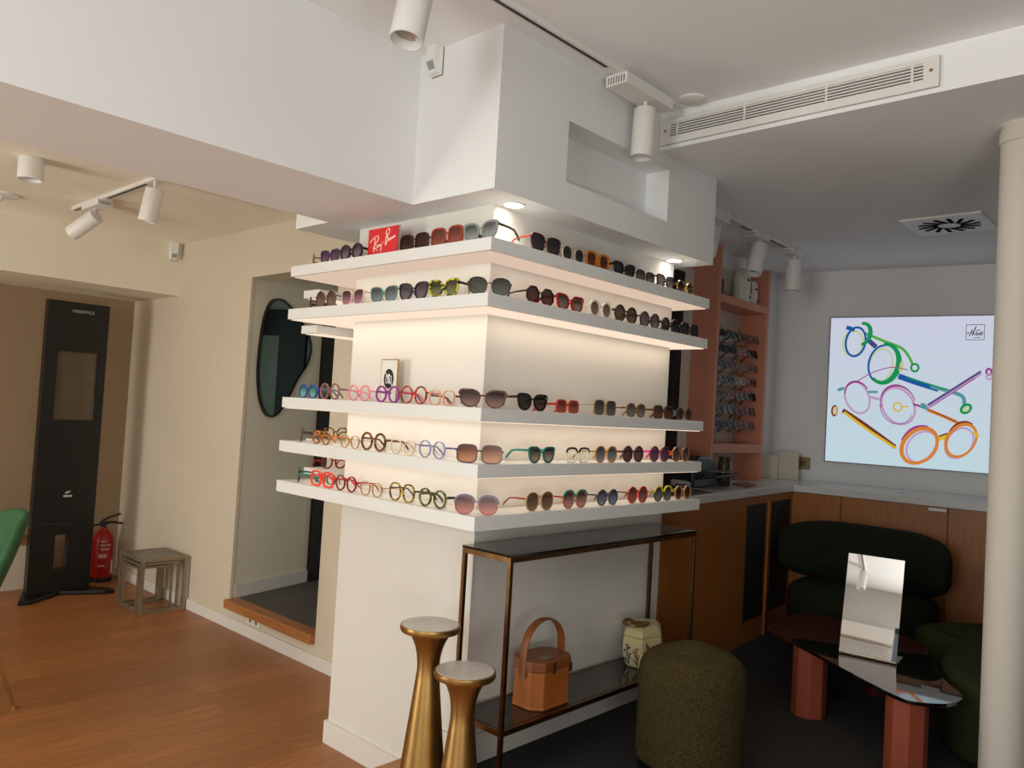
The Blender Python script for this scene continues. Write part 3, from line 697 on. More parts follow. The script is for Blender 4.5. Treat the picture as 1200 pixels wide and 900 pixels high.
t = thing('ceramic_lidded_jar', 'cream ceramic lidded jar painted with blue and rust flowers, with a looped handle', 'jar', (1.105, .02, zsh), .15); t.scale = (1.28, 1.0, 1.12)
hexa = lambda r, q=1.0: [(r*math.cos(PI/6+PI*k/3), q*r*math.sin(PI/6+PI*k/3)) for k in range(6)]
def loft(mb, secs):
    n = len(secs[0][0]); vs = [(x, y, z) for p, z in secs for x, y in p]; m = len(secs)
    fs = [(i*n+k, i*n+(k+1) % n, (i+1)*n+(k+1) % n, (i+1)*n+k) for i in range(m-1) for k in range(n)]
    fs += [tuple(range(n-1,-1,-1)), tuple((m-1)*n+k for k in range(n))]
    return mb.add(vs, fs)
prof = [(.068, 0), (.078, .012), (.094, .05), (.098, .09), (.094, .12)]
loft(MB(), [(hexa(r, .92), z) for r, z in prof]).build('body', CERAM, t, bevel=.006)
loft(MB(), [(hexa(r, .92), z) for r, z in [(.0935, .1205), (.088, .145), (.07, .162), (.02, .166)]]).build('lid', CERAM, t, bevel=.005)
MB().tube([(-.055, -.03, .158)]+[(-.06+.055*math.cos(a)*-1, .05*math.sin(a)-.0, .175) for a in [-.9+3.8*i/10-1 for i in range(11)]][::-1]+[(-.03, .04, .160)], .007, 8).build('handle', BROWNP, t, smooth=True)
mb = MB()
def flower(ang, off, col, h, k):
    """a painted stalk with blossoms on facet 'ang' of the jar"""
    ca, sa = math.cos(ang), math.sin(ang)
    def P(u, v):
        u += off
        r_ = np.interp(v, [z for r, z in prof], [r for r, z in prof])
        rad = r_*.866+.001
        return (ca*rad-sa*u, (sa*rad+ca*u)*.92, v)
    mb.mi(1 if k else 0).tube([P(0, .012), P(.004, .04), P(-.003, h)], .0026, 5)
    mb.tube([P(.002, .03), P(.014, .055)], .0022, 5); mb.tube([P(.0, .045), P(-.012, .066)], .0022, 5); mb.tube([P(.0, .02), P(-.013, .034)], .003, 5)
    mb.mi(col)
    for u, v in ((-.003, h), (.014, .058), (-.013, .069), (.005, h-.01), (.010, .082), (-.013, .036)):
        p = P(u, v)
        mb2 = MB().lathe([(.001, -.005), (.0055, 0), (.001, .005)], n=8, cap=False); mb2.xf(Matrix.Translation(p)); mb.add(mb2.v, mb2.f)
for j in range(6):
    for o_, (col, h, k) in zip((-.022, .022), [((0, .09, 0), (3, .08, 1)), ((2, .10, 1), (0, .085, 0)), ((0, .095, 0), (2, .09, 1))][j % 3]):
        flower(PI/3*j, o_, col, h, k)
mb.build('painted_flowers', [BLUEP, GREENP, REDP, PINKP], t, smooth=True)

# ------------------------------------------------------------------ pedestal tables, pouf
def pedestal(lab, loc, H, R, waist, wd, foot):
    t = thing('pedestal_table', lab, 'side table', loc, 0, 'brass pedestal tables')
    prof = [(foot, 0), (foot, .006)]
    nz = 14
    for i in range(nz+1):
        q = i/nz; prof.append((foot+(waist-foot)*(q**.92), .006+(H-wd-.006)*q))
    zt = H-wd
    for i in range(1, 9):
        q = i/8; prof.append((waist+(R*.72-waist)*q**2.6, zt+(wd-.024)*q))
    MB().lathe(prof, n=56).build('stem', BRASS, t, smooth=True)
    MB().lathe([(R*.72, H-.0235), (R*.96, H-.021), (R, H-.012), (R*.985, H-.002), (R*.93, H-.001)], n=56).build('rim', BRASS, t, smooth=True)
    MB().lathe([(R*.925, H-.0008), (R*.925, H+.0006), (.001, H+.0006)], n=56, cap=False).build('marble_top', MARBLE, t, smooth=True)
pedestal('taller brushed brass pedestal table with round marble top', (-.137, .037, ZP), .586, .1, .0365, .15, .088)
pedestal('shorter brushed brass pedestal table with round marble top, in front of the taller one', (-.158, -.156, ZP), .491, .097, .037, .145, .08)

t = thing('pouf', 'round olive green boucle pouf on the dark floor beside the console', 'pouf', (.82, -.39, ZP))
c = superell(.2, .2, 2, 56)
MB().rounded(c, .03, .465, .085, 8, dome=.035, r0=.02).build('cushion', BOUCLE, t, smooth=True)
MB().lathe([(.19, 0), (.19, .032)], n=48).build('base', BLACK, t)
MB().box((-.155, -.140, .05), (-.148, -.128, .085)).xf(Matrix.Rotation(0, 4, 'Z')).build('fabric_tag', BLACK, t)

# ------------------------------------------------------------------ low tables, mirror, green seating
top1 = ccw(spline([(1.725,-.385),(1.58,-.56),(1.425,-.77),(1.30,-.96),(1.285,-1.04),(1.36,-1.125),(1.46,-1.15),(1.54,-1.13),(1.64,-1.06),(1.76,-.995),(1.88,-.945),(1.985,-.885),(1.92,-.74),(1.82,-.56)], 5))
t = thing('coffee_table', 'black glass coffee table with curved outline and faceted terracotta legs', 'coffee table', (0, 0, ZP))
zt = .5-ZP
MB().prism(top1, zt-.014, zt).build('table_top', BLKGLASS, t, bevel=.002)
def octleg(x, y, r, h): return MB().prism([(x+r*math.cos(PI/8+PI*k/4), y+r*math.sin(PI/8+PI*k/4)) for k in range(8)], 0, h)
for x, y in ((1.745, -.468), (1.385, -.985)):
    octleg(x, y, .075, zt-.0145).build('leg', TERRA, t, bevel=.003)
top2 = ccw(spline([(2.02,-.13),(2.27,-.10),(2.46,-.22),(2.47,-.45),(2.44,-.64),(2.33,-.78),(2.18,-.84),(2.06,-.83),(1.98,-.72),(1.88,-.50),(1.84,-.33)], 5))
t = thing('coffee_table', 'burgundy lacquered low table behind the black glass one', 'coffee table', (0, 0, ZP))
MB().prism(top2, .27, .29).build('table_top', BURG, t, bevel=.003)
for x, y in ((2.20, -.33), (2.30, -.58)): octleg(x, y, .05, .2695).build('leg', BURG, t, bevel=.003)

b0 = Vector((1.675, -.618, .5)); ang = -1.455; wd = .23
t = thing('table_mirror', 'frameless rectangular mirror on a bent metal foot, standing on the black table', 'mirror', tuple(b0), ang)
tl = math.tan(.25); Hm = .425
def mir(x0, x1, z0, z1, y0, y1, tl=tl):
    return MB().add([(x, y+z*tl, z) for z in (z0, z1) for x, y in ((x0, y0), (x1, y0), (x1, y1), (x0, y1))], [(0,3,2,1),(4,5,6,7),(0,1,5,4),(1,2,6,5),(2,3,7,6),(3,0,4,7)])
mir(0, wd, .012, Hm, 0, .003).build('mirror_plate', MIRROR, t)
MB().tube([(0, .012, .008), (wd, .012, .008)], .0075, 14).build('bend', NESTM, t, smooth=True)
MB().box((0, .012, .0004), (wd, .15, .004)).build('foot', NESTM, t)

t = thing('armchair', 'dark green rounded armchair with broad wrap-around back against the wood cabinets', 'armchair', (2.86, -.25, ZP), 0)
def lying(mb, M): return mb.xf(M)
# backrest: a broad pill, seen upright; built flat then stood up
bo = superell(.485, .18, 3.8, 60)
mb = MB().rounded(bo, 0, .22, .085, 6)
Mst = Matrix.Translation((.12, 0, .555)) @ Matrix(((0,0,1,0),(-1,0,0,0),(0,1,0,0),(0,0,0,1)))
mb.xf(Mst)
mb.v = [(x-.75*max(0, abs(y)-.22)**1.3, y, z) for x, y, z in mb.v]
mb.build('backrest', DKGREEN, t, smooth=True)
so = [(x+.09, y-.02) for x, y in superell(.24, .40, 3.5, 56)]
MB().rounded(so, .06, .40, .08, 6, dome=.01).build('seat', DKGREEN, t, smooth=True)
MB().rounded([(x+.09, y-.02) for x, y in superell(.2, .34, 3.5, 40)], 0, .062, .01, 2).build('base', BLACK, t)

blob = ccw(spline([(2.50,-.70),(2.44,-.83),(2.28,-.905),(2.08,-.925),(1.93,-.965),(1.80,-1.03),(1.70,-1.10),(1.66,-1.20),(1.66,-1.40),(1.80,-1.68),(2.2,-1.85),(2.75,-1.75),(3.0,-1.35),(2.97,-.98),(2.75,-.76),(2.6,-.69)], 5))
t = thing('curved_settee', 'moss green settee with wavy seat outline beside the round white column', 'settee', (0, 0, ZP))
MB().rounded(blob, .02, .345, .05, 5, dome=.01, r0=.02).build('seat', MOSS, t, smooth=True)
MB().rounded(superell(.09, .42, 3, 40), 0, .26, .05, 5).xf(Matrix.Translation((2.93, -1.33, .30)) @ Matrix.Rotation(.15, 4, 'Z')).build('backrest', DKGREEN, t, smooth=True)

# ------------------------------------------------------------------ cabinets, worktop, pink wall unit
p1, p2 = Vector((1.42, .145, 0)), Vector((3.33, .33, 0)); ea = (p2-p1).normalized(); Lr = (p2-p1).length
ra = math.atan2(ea.y, ea.x); zb = 1.048
t = thing('base_cabinet', 'oak cabinet run beside the pillar with two tall black mesh panels', 'cabinet', (p1.x, p1.y, ZP), ra)
MB().prism([(1.4165, .1452), (p2.x, p2.y), (p2.x-.03, .70), (1.4165, .70)], 0, zb-ZP-.001).xf(Matrix.Rotation(-ra, 4, 'Z') @ Matrix.Translation((-p1.x, -p1.y, 0))).build('carcass', CABW, t)
for u0, u1 in ((1.10, 1.41), (1.53, 1.86)):
    MB().box((u0, -.006, .135), (u1, -.0004, .822)).build('mesh_panel', MESHB, t)
MB().box((1.455, -.012, 0), (1.475, -.0004, .835)).build('stile', CABW, t)
bw = [(-.005, .315), (.32, .93), (.935, 1.6), (1.605, 2.3)]
labs = ['oak cabinet front in the right corner, left of the armchair back', 'oak cabinet front directly behind the green armchair', 'oak cabinet front right of the armchair, below the poster', 'oak cabinet front behind the round white column']
p3 = Vector((3.335, .33, 0)); eb = Vector((.1, -1.17, 0)).normalized(); rb = math.atan2(eb.y, eb.x)
for (u0, u1), lab in zip(bw, labs):
    t = thing('base_cabinet', lab, 'cabinet', (p3.x, p3.y, ZP), rb, 'oak cabinets along the back wall')
    MB().box((u0, .016, .0), (u1, .40, zb-ZP-.001)).build('carcass', CABW, t)
    MB().box((u0, 0, .05), (u1-.003, .0155, zb-ZP-.004)).build('door', CABW, t)
n1 = Vector((ea.y, -ea.x, 0)); n2 = Vector((eb.y, -eb.x, 0))
q1 = p1+n1*.012; qe = p3+eb*2.3
worktop = ccw([(1.417, .135), (p3.x-.015, p3.y-.012), (p3.x-.015+eb.x*2.3, p3.y-.012+eb.y*2.3), (4.335, -1.95), (3.89, .745), (1.417, .745)])
o = MB().prism(worktop, zb, 1.093).build('worktop', QUARTZ, None, bevel=.002)
tag(o, 'pale L-shaped worktop over the oak cabinets', 'worktop')

ux0, ux1, uy0, uy1 = 2.578, 3.30, .54, .745
t = thing('wall_unit', 'salmon pink open display unit with shelves standing on the worktop', 'shelving unit', (0, 0, 1.0935))
zb0 = 1.0935
MB().box((ux0, uy0, 0), (ux0+.032, uy1, 2.60-zb0)).build('side_panel', PINK, t)
MB().box((ux1-.032, uy0, 0), (ux1, uy1, 2.555-zb0)).build('side_panel', PINK, t)
MB().box((ux0+.0325, uy1-.012, 0), (ux1-.0325, uy1, 2.54-zb0)).build('back_panel', mat('pale unit back', (.80, .76, .72), .7, var=(4, .02)), t)
for z0, z1 in ((1.287, 1.346), (2.245, 2.295)):
    MB().box((ux0+.0325, uy0+.002, z0-zb0), (ux1-.0325, uy1-.0125, z1-zb0)).build('shelf', PINK, t, bevel=.001)
# eyewear rack
rowz = [1.442+.0985*i for i in range(7)]
t = thing('eyewear_rack', 'clear rods holding seven rows of eyewear inside the pink unit', 'rack', (0, 0, 1.3465))
mb = MB()
for x in (2.66, 2.94, 3.21): mb.tube([(x, .715, 0), (x, .715, .80)], .005, 8)
mb.build('upright', NESTM, t, smooth=True)
mb = MB()
for z in rowz: mb.tube([(2.63, .70, z-1.3465-.012), (3.25, .70, z-1.3465-.012)], .003, 6)
mb.build('cross_rods', NESTM, t, smooth=True)
pal = [('#1c1b1d', ('#191c22', '#2c3038'), 'black'), ('#15191d', ('#223038', '#4a6a78'), 'black blue-lensed'), ('#3a2a24', 'c', 'dark brown'), ('#4a3f3c', 'c', 'grey brown')]
rowspec = [['navy', 'black grey-lensed', 'brown', 'grey'], ['brown lensed', 'black pale-lensed', 'dark grey', 'brown'], ['black', 'orange flecked', 'grey', 'black'],
           ['grey', 'green-lensed', 'clear', 'dark red'], ['navy', 'rust', 'silver', 'grey'], ['black', 'black glossy', 'rose', 'black'], ['black', 'teal-lensed', 'dark brown', 'grey']]
cdef = {'navy': ('#1a2130', ('#131a2a', '#2a3c5a')), 'black grey-lensed': ('#17171a', ('#25282c', '#50555a')), 'brown': ('#4a342a', 'c'), 'grey': ('#5a5654', 'c'),
        'brown lensed': ('#2a1c18', ('#3a2620', '#6a4a3c')), 'black pale-lensed': ('#1c1c1c', ('#6a6a58', '#a0a08c')), 'dark grey': ('#38363a', 'c'),
        'black': ('#151515', ('#101214', '#24282c')), 'orange flecked': (('#1c1612', '#e06a1a'), ('#3a3020', '#6a5a3a')), 'green-lensed': ('#22302e', ('#204a44', '#4a7a70')),
        'clear': ('#b8b4ae', 'c'), 'dark red': ('#5a1c1c', 'c'), 'rust': ('#6a2a1a', ('#4a2018', '#7a4030')), 'silver': ('silver', 'c'), 'black glossy': ('#0d0d0f', ('#16181c', '#30343a')),
        'rose': ('#a86a68', 'c'), 'teal-lensed': ('#1a2224', ('#1a4450', '#4a8490')), 'dark brown': ('#32211a', 'c')}
rown = ['lowest', 'second lowest', 'third lowest', 'middle', 'third highest', 'second highest', 'topmost']
coln = ['first', 'second', 'third', 'fourth']
for r, z in enumerate(rowz):
    for c, x in enumerate((2.705, 2.86, 3.02, 3.175)):
        nm = rowspec[r][c]; fr, ln = cdef[nm]
        eyewear('%s pair, %s in the %s row of the pink rack' % (nm, coln[c], rown[r]), 'eyewear on the rack in the pink unit',
                (x+random.uniform(-.006, .006), .578, z), random.uniform(-.04, .04), .134, random.choice(['panto', 'square', 'rect', 'round']), .85, .005 if ln != 'c' else .0035,
                fr, ln, None, tilt=-.26, L=.125)
# things on the top shelf of the pink unit
zs2 = 2.2955
o = MB().box((2.70, .60, zs2), (2.755, .70, zs2+.115)).build('black_box', mat('blue-black box', (.07, .09, .11), .5, var=(9, .05)), bevel=.003)
tag(o, 'small blue-black box at the left of the pink unit top shelf', 'box')
for (x, hh, a, lab) in ((3.02, .225, .062, 'taller white ceramic vase with a painted eye and red line, on the top pink shelf'), (3.165, .165, .045, 'smaller white ceramic vase with a painted face, right of the taller one')):
    t = thing('face_vase', lab, 'vase', (x, .61, zs2), 0, 'white face vases')
    se = lambda k: superell(a*k, a*.8*k, 2.6, 36)
    loft(MB(), [(se(.86), 0), (se(1), .015), (se(1), hh*.7), (se(.9), hh*.9), (se(.62), hh), (se(.5), hh-.004)]).build('body', mat('white glaze', (.86, .84, .80), .3, var=(9, .02)), t, smooth=True)
    yv = -a*.8
    mb = MB().prism_xz(superell(.017, .008, 2, 20, -a*.10, hh*.66), yv-.004, yv+.004)
    mb.prism_xz(superell(.006, .012, 2, 16, a*.35, hh*.17), yv-.004, yv+.004)
    mb.build('painted_eye', BLACK, t)
    MB().prism_xz([(a*.55, hh*.72), (a*.72, hh*.72), (a*.9, hh*.30), (a*.65, hh*.30)], yv+.004, yv+.02).build('painted_nose', RED, t)
t = thing('red_disc', 'round red dish standing behind the smaller vase on the pink unit', 'dish', (3.20, .70, zs2))
MB().prism_xz(superell(.05, .11, 2, 32, 0, .111), -.01, .006).build('dish', mat('coral dish', (.80, .28, .24), .4, var=(9, .05)), t, bevel=.003)

# worktop clutter
zw = 1.0935
t = thing('printer', 'black desktop printer with curved lid and open paper tray on the worktop', 'printer', (2.30, .54, zw), .1)
MB().prism_xz([(-.17, 0), (.17, 0), (.19, .06), (.16, .13), (.06, .18), (-.08, .185), (-.17, .15)], -.12, .14).xf(Matrix.Identity(4)).build('body', BLACK, t, bevel=.012, smooth=False)
MB().add([(-.15,-.12,.05),(.17,-.12,.06),(.20,-.25,.085),(-.15,-.25,.07),(-.15,-.12,.06),(.17,-.12,.07),(.20,-.25,.095),(-.15,-.25,.08)], [(0,3,2,1),(4,5,6,7),(0,1,5,4),(1,2,6,5),(2,3,7,6),(3,0,4,7)]).build('paper_tray', BLACK, t)
MB().box((.0, -.24, .0975), (.17, -.14, .1)).build('control_strip', GREYP, t)
t = thing('document_scanner', 'flat black desk device with a pale handset on the worktop by the pillar', 'desk device', (1.80, .33, zw), .1)
MB().prism_xz([(-.18, 0), (.24, 0), (.24, .008), (.05, .03), (-.18, .055)], -.13, .12).build('body', BLACK, t, bevel=.004)
MB().tube([(-.16, -.08, .066), (.0, -.06, .052), (.09, -.05, .043)], [.016, .018, .014], 10).build('handset', GREYP, t, smooth=True)
t = thing('amber_jar', 'brown glass jar with dark lid on the worktop in front of the pink unit', 'jar', (2.57, .44, zw))
MB().lathe([(.04, .0), (.042, .004), (.042, .14), (.036, .15)], n=32).build('glass', AMBER, t, smooth=True)
MB().lathe([(.034, .1505), (.034, .175), (.03, .178)], n=32).build('lid', STITCH, t, smooth=True)
o = MB().prism([(2.62, .30), (2.86, .36), (2.98, .50), (2.74, .47)], zw, zw+.006).build('counter_mat', KRAFT); tag(o, 'thin brown board lying on the worktop', 'board')
t = thing('card_holder', 'small pale blue card standing on the worktop under the pink unit', 'card', (3.36, .62, zw), -.4)
MB().box((-.03, -.004, 0), (.03, .004, .085)).build('card', BLUEC, t); MB().box((-.026, -.0055, .006), (.026, -.0042, .04)).box((-.012, -.0055, .048), (.012, -.0042, .072)).build('print', BLUED, t)
for (x, y, ww, hh, rz, lab) in ((3.64, .66, .15, .17, -.9, 'pale card box on the worktop in the corner, shorter of the two'), (3.74, .545, .14, .205, -1.15, 'taller pale card box on the worktop, beside the brass socket')):
    t = thing('card_box', lab, 'box', (x, y, zw), rz, 'pale card boxes in the corner')
    MB().box((-ww/2, 0, 0), (ww/2, .06, hh)).build('body', CARDW, t, bevel=.002)
    MB().box((-ww/2, -.002, hh-.03), (ww/2, -.0002, hh)).build('flap', CARDW, t)
t = thing('power_socket', 'brass wall socket plate right of the pale boxes', 'socket', (3.933, .515, 1.215), math.atan2(we.y, we.x))
MB().prism_xz([(-.05,-.045),(.05,-.045),(.05,.045),(-.05,.045)], -.008, -.0006).build('plate', mat('brass plate', (.52, .45, .32), .4, .5, var=(9, .05)), t)
MB().prism_xz(superell(.02, .02, 2, 24), -.0095, -.0082).build('outlet', mat('brass shade', (.38, .32, .22), .5, .5, var=(9, .05)), t)
o = MB().prism([(3.55, -.02), (3.67, -.03), (3.68, -.27), (3.56, -.26)], 1.0935, 1.0955).build('paper_sheet', PAPER); tag(o, 'flat white sheet lying on the worktop below the poster', 'paper')
o = MB().box((3.368, -.60, 1.022), (3.3715, -.50, 1.040)).build('cabinet_label', PAPER); tag(o, 'narrow white sticker at the top of an oak cabinet front', 'sticker')

# ------------------------------------------------------------------ light box poster
A0, A1 = Vector((3.955, .367, 1.24)), Vector((4.127, -.67, 1.24)); ep = (A1-A0); PW = ep.length; ep.normalize(); PH = 1.065
npn = ep.cross(Vector((0, 0, 1)))
t = bpy.data.objects.new('light_box', None); COL.objects.link(t)
t.matrix_world = Matrix(((ep.x, 0, npn.x, A0.x), (ep.y, 0, npn.y, A0.y), (ep.z, 1, npn.z, A0.z), (0, 0, 0, 1)))
tag(t, 'illuminated square poster of three colourful round spectacles on the back wall', 'poster')
MB().box((0, 0, -.012), (PW, PH, .022)).build('frame', mat('grey aluminium frame', (.42, .42, .44), .4, .6, var=(9, .03)), t)
def grad():
    m = bpy.data.materials.new('light box print'); m.use_nodes = True; nt = m.node_tree; nt.nodes.clear()
    o = nt.nodes.new('ShaderNodeOutputMaterial'); e = nt.nodes.new('ShaderNodeEmission'); e.inputs['Strength'].default_value = .95
    tc = nt.nodes.new('ShaderNodeTexCoord'); s = nt.nodes.new('ShaderNodeSeparateXYZ'); nt.links.new(tc.outputs['Generated'], s.inputs[0])
    r = nt.nodes.new('ShaderNodeValToRGB'); r.color_ramp.elements[0].color = (*lin((.76, .85, .88)), 1); r.color_ramp.elements[1].color = (*lin((.80, .81, .88)), 1)
    nt.links.new(s.outputs['Y'], r.inputs[0]); nt.links.new(r.outputs[0], e.inputs[0]); nt.links.new(e.outputs[0], o.inputs[0]); return m
MB().box((.008, .008, .0222), (PW-.008, PH-.008, .0235)).build('lit_panel', grad(), t)
src = np.array([(18,40),(915,22),(888,885),(-12,812)], float); dst = np.array([(0,PH),(PW,PH),(PW,0),(0,0)], float)
A = []
for (x, y), (u, v) in zip(src, dst): A += [[x,y,1,0,0,0,-u*x,-u*y,u],[0,0,0,x,y,1,-v*x,-v*y,v]]
A = np.array(A); h8 = np.linalg.solve(A[:, :8], A[:, 8])
def uv(p):
    x, y = p; w_ = h8[6]*x+h8[7]*y+1
    return ((h8[0]*x+h8[1]*y+h8[2])/w_, (h8[3]*x+h8[4]*y+h8[5])/w_)
ZA = [.0238]
def art_ring(mb, c, rx, ry, ang, w0, w1=None, a0=0, a1=360, n=40):
    """ring of varying width: w0 at start angle, w1 at the far side"""
    w1 = w0 if w1 is None else w1; ZA[0] += .00006; z = ZA[0]; ca, sa = math.cos(math.radians(ang)), math.sin(math.radians(ang))
    vs = []
    for i in range(n+1):
        th = math.radians(a0+(a1-a0)*i/n); w_ = .8*(w0+(w1-w0)*(.5-.5*math.cos(2*PI*i/n)))
        for k in (-.5, .5):
            x = (rx+w_*k)*math.cos(th); y = (ry+w_*k)*math.sin(th)
            vs.append((*uv((c[0]+x*ca-y*sa, c[1]+x*sa+y*ca)), z))
    mb.add(vs, [(2*i, 2*i+1, 2*i+3, 2*i+2) for i in range(n)])
def art_line(mb, pts, w_):
    ZA[0] += .00006; z = ZA[0]
    pts = spline(pts, 6, False) if len(pts) > 2 else [tuple(map(float, p)) for p in pts]; vs = []
    for i, p in enumerate(pts):
        a = Vector(pts[max(i-1, 0)]); b = Vector(pts[min(i+1, len(pts)-1)]); d = (b-a).normalized(); nn = Vector((-d.y, d.x))*w_/2
        vs += [(*uv((p[0]+nn.x, p[1]+nn.y)), z), (*uv((p[0]-nn.x, p[1]-nn.y)), z)]
    mb.add(vs, [(2*i, 2*i+1, 2*i+3, 2*i+2) for i in range(len(pts)-1)])
inks = [('#1f5fa8', 'blue'), ('#1f9a5a', 'green'), ('#58b548', 'light green'), ('#c7d98a', 'lime'), ('#a8478f', 'magenta'), ('#c9a3cf', 'lilac'), ('#e58a3c', 'orange'), ('#e8c23a', 'yellow'), ('#7a3a34', 'brown'), ('#4a4f86', 'indigo'), ('#2a2c3c', 'ink'), ('#5aa0a8', 'aqua')]
INK = [emat('print '+n, c, .8) for c, n in inks]
mb = MB()
mb.mi(2); art_line(mb, [(200,125),(300,165),(400,205),(440,250),(462,295)], 15); mb.mi(1); art_ring(mb, (473,310), 20, 20, 0, 14)
mb.mi(3); art_ring(mb, (140,180), 54, 66, 15, 10)
mb.mi(0); art_ring(mb, (155,172), 52, 78, 12, 15); mb.mi(1); art_ring(mb, (190,130), 42, 58, 20, 20, 30, -120, 70)
mb.mi(0); art_line(mb, [(105,95),(150,108)], 22); mb.mi(9); art_line(mb, [(225,165),(265,200)], 26)
mb.mi(3); art_ring(mb, (290,300), 62, 92, 15, 10); mb.mi(1); art_ring(mb, (308,288), 78, 104, 14, 22, 40, -110, 120); mb.mi(0); art_ring(mb, (298,290), 72, 100, 14, 14, 14, 110, 260)
mb.mi(3); art_line(mb, [(405,280),(395,330)], 20)
mb.mi(0); art_line(mb, [(385,355),(480,388),(600,425)], 30); mb.mi(11); art_line(mb, [(560,410),(690,445),(735,470),(740,510)], 20); mb.mi(1); art_line(mb, [(430,362),(690,440)], 8)
mb.mi(1); art_ring(mb, (750,530), 28, 20, -30, 18); mb.mi(3); art_ring(mb, (752,532), 14, 9, -30, 10)
mb.build('printed_spectacles', INK, t, label='printed blue and green round spectacles')
mb = MB()
mb.mi(4); art_line(mb, [(165,382),(250,335),(350,308),(435,322)], 5)
mb.mi(5); art_ring(mb, (165,470), 62, 88, -25, 13); mb.mi(4); art_ring(mb, (165,455), 62, 72, -30, 8, 16, -150, 0)
mb.mi(5); art_ring(mb, (385,515), 82, 104, -35, 16); mb.mi(4); art_ring(mb, (385,505), 90, 104, -35, 6, 16, -160, 20); art_ring(mb, (375,520), 84, 96, -35, 5, 5, 60, 220)
mb.mi(11); art_line(mb, [(220,440),(275,440)], 12); mb.mi(5); art_line(mb, [(225,465),(285,480)], 14); mb.mi(11); art_line(mb, [(60,430),(95,420)], 16)
mb.mi(4); art_line(mb, [(465,505),(515,520)], 12); mb.mi(11); art_line(mb, [(505,510),(545,525)], 28)
mb.mi(5); art_line(mb, [(540,520),(830,335)], 26); mb.mi(9); art_line(mb, [(545,510),(830,330)], 10); mb.mi(4); art_line(mb, [(560,520),(800,365)], 5)
mb.mi(4); art_ring(mb, (873,332), 14, 16, 0, 16); mb.mi(5); art_ring(mb, (875,358), 16, 14, 0, 12)
mb.build('printed_spectacles', INK, t, label='printed pink and lilac round spectacles')
mb = MB()
mb.mi(7); art_ring(mb, (382,520), 22, 22, 0, 11); art_line(mb, [(405,521),(440,517)], 8)
mb.mi(6); art_line(mb, [(540,535),(640,575),(720,612)], 18); mb.mi(8); art_line(mb, [(545,532),(700,600)], 5)
mb.mi(8); art_line(mb, [(88,538),(200,612),(370,735)], 24); mb.mi(7); art_line(mb, [(95,548),(220,640),(375,742)], 14)
mb.mi(8); art_ring(mb, (45,540), 14, 26, 5, 12); mb.mi(7); art_ring(mb, (52,538), 9, 20, 5, 8)
mb.mi(5); art_ring(mb, (515,735), 74, 92, 48, 12); mb.mi(6); art_ring(mb, (500,728), 82, 106, 48, 22, 30)
mb.mi(4); art_ring(mb, (495,718), 86, 108, 48, 10, 16, 150, 245)
mb.mi(7); art_line(mb, [(605,690),(655,672)], 28); mb.mi(8); art_line(mb, [(605,678),(650,662)], 8)
mb.mi(5); art_ring(mb, (715,715), 66, 90, 40, 12); mb.mi(6); art_ring(mb, (725,700), 72, 96, 40, 16, 26); mb.mi(8); art_ring(mb, (728,685), 74, 92, 40, 8, 14, 170, 270)
mb.mi(7); art_line(mb, [(790,655),(820,680)], 18)
mb.build('printed_spectacles', INK, t, label='printed orange and yellow round spectacles')
mb = MB().mi(10)
def lg(x, y): return (748+(x-280)*(848-748)/(765-280), 78+(y-265)*(160-78)/(670-265))
for a, b in (((285,275),(770,262)),((770,262),(755,665)),((755,665),(280,672)),((280,672),(285,275))): art_line(mb, [lg(*a), lg(*b)], 3)
for ln, w_ in (([(295,505),(340,490),(385,485)], 4), ([(450,395),(405,490),(365,580)], 5), ([(550,320),(495,430),(440,560)], 6), ([(390,495),(430,470),(470,480),(500,530),(515,540)], 4),
               ([(540,445),(590,420),(655,405)], 4), ([(545,520),(580,490),(555,480),(535,520),(560,548),(600,525)], 4), ([(620,485),(605,515),(620,545),(650,520),(640,488),(620,485)], 4), ([(700,455),(665,500),(680,545),(715,510),(700,470),(725,460)], 4), ([(495,615),(580,605),(670,612)], 3)):
    art_line(mb, [lg(*p) for p in ln], w_)
mb.build('logo_lettering', INK, t, label='small boxed script logo')

# ------------------------------------------------------------------ left room
t = thing('measuring_tower', 'tall black optical measuring tower on a splayed foot in the left corner', 'measuring column', (.10, 4.18, 0), 0)
x0, x1, y0, y1 = -.205, .197, .0, .07
FR = MB()
def fr(xa, xb, za, zb): FR.box((xa, y0, za), (xb, y1, zb))
fr(x0, x1, .03, .185); fr(x0, -.05, .185, .425); fr(.035, x1, .185, .425); fr(x0, x1, .425, 1.232); fr(x0, -.124, 1.232, 1.715); fr(.142, x1, 1.232, 1.715); fr(x0, x1, 1.715, 2.066)
FR.build('body', BLACK, t)
MB().box((-.123, .02, 1.233), (.141, .03, 1.714)).build('screen', SCREENG, t)
MB().box((-.2, -.014, .5), (.192, -.0005, .515)).build('seam', MESHB, t)
mb = MB().prism([(-.30,-.16),(-.22,-.17),(.0,.0),(.26,-.13),(.33,-.13),(.33,-.06),(.2,.10),(-.2,.12)], .0005, .03)
mb.build('foot', BLACK, t, bevel=.008)
MB().box((-.022, -.003, .688), (.038, -.0005, .742)).build('badge', BLACK, t)
MB().box((-.02, -.0045, .69), (.036, -.0031, .704)).prism_xz([(-.012,.712),(.004,.716),(.028,.73),(.018,.734),(-.004,.728)], -.0045, -.0031).build('badge_mark', LABELW, t)
fc = bpy.data.curves.new('lettering', 'FONT'); fc.body = 'VISIOFFICE'; fc.size = .030; fc.extrude = .0004; fc.align_x = 'CENTER'; fc.space_character = 1.02
fo = bpy.data.objects.new('lettering', fc); COL.objects.link(fo); fo.parent = t; fo.location = (.02, -.002, 1.992); fo.rotation_euler = (PI/2, 0, 0); fc.materials.append(LABELW)
bpy.context.view_layer.update()
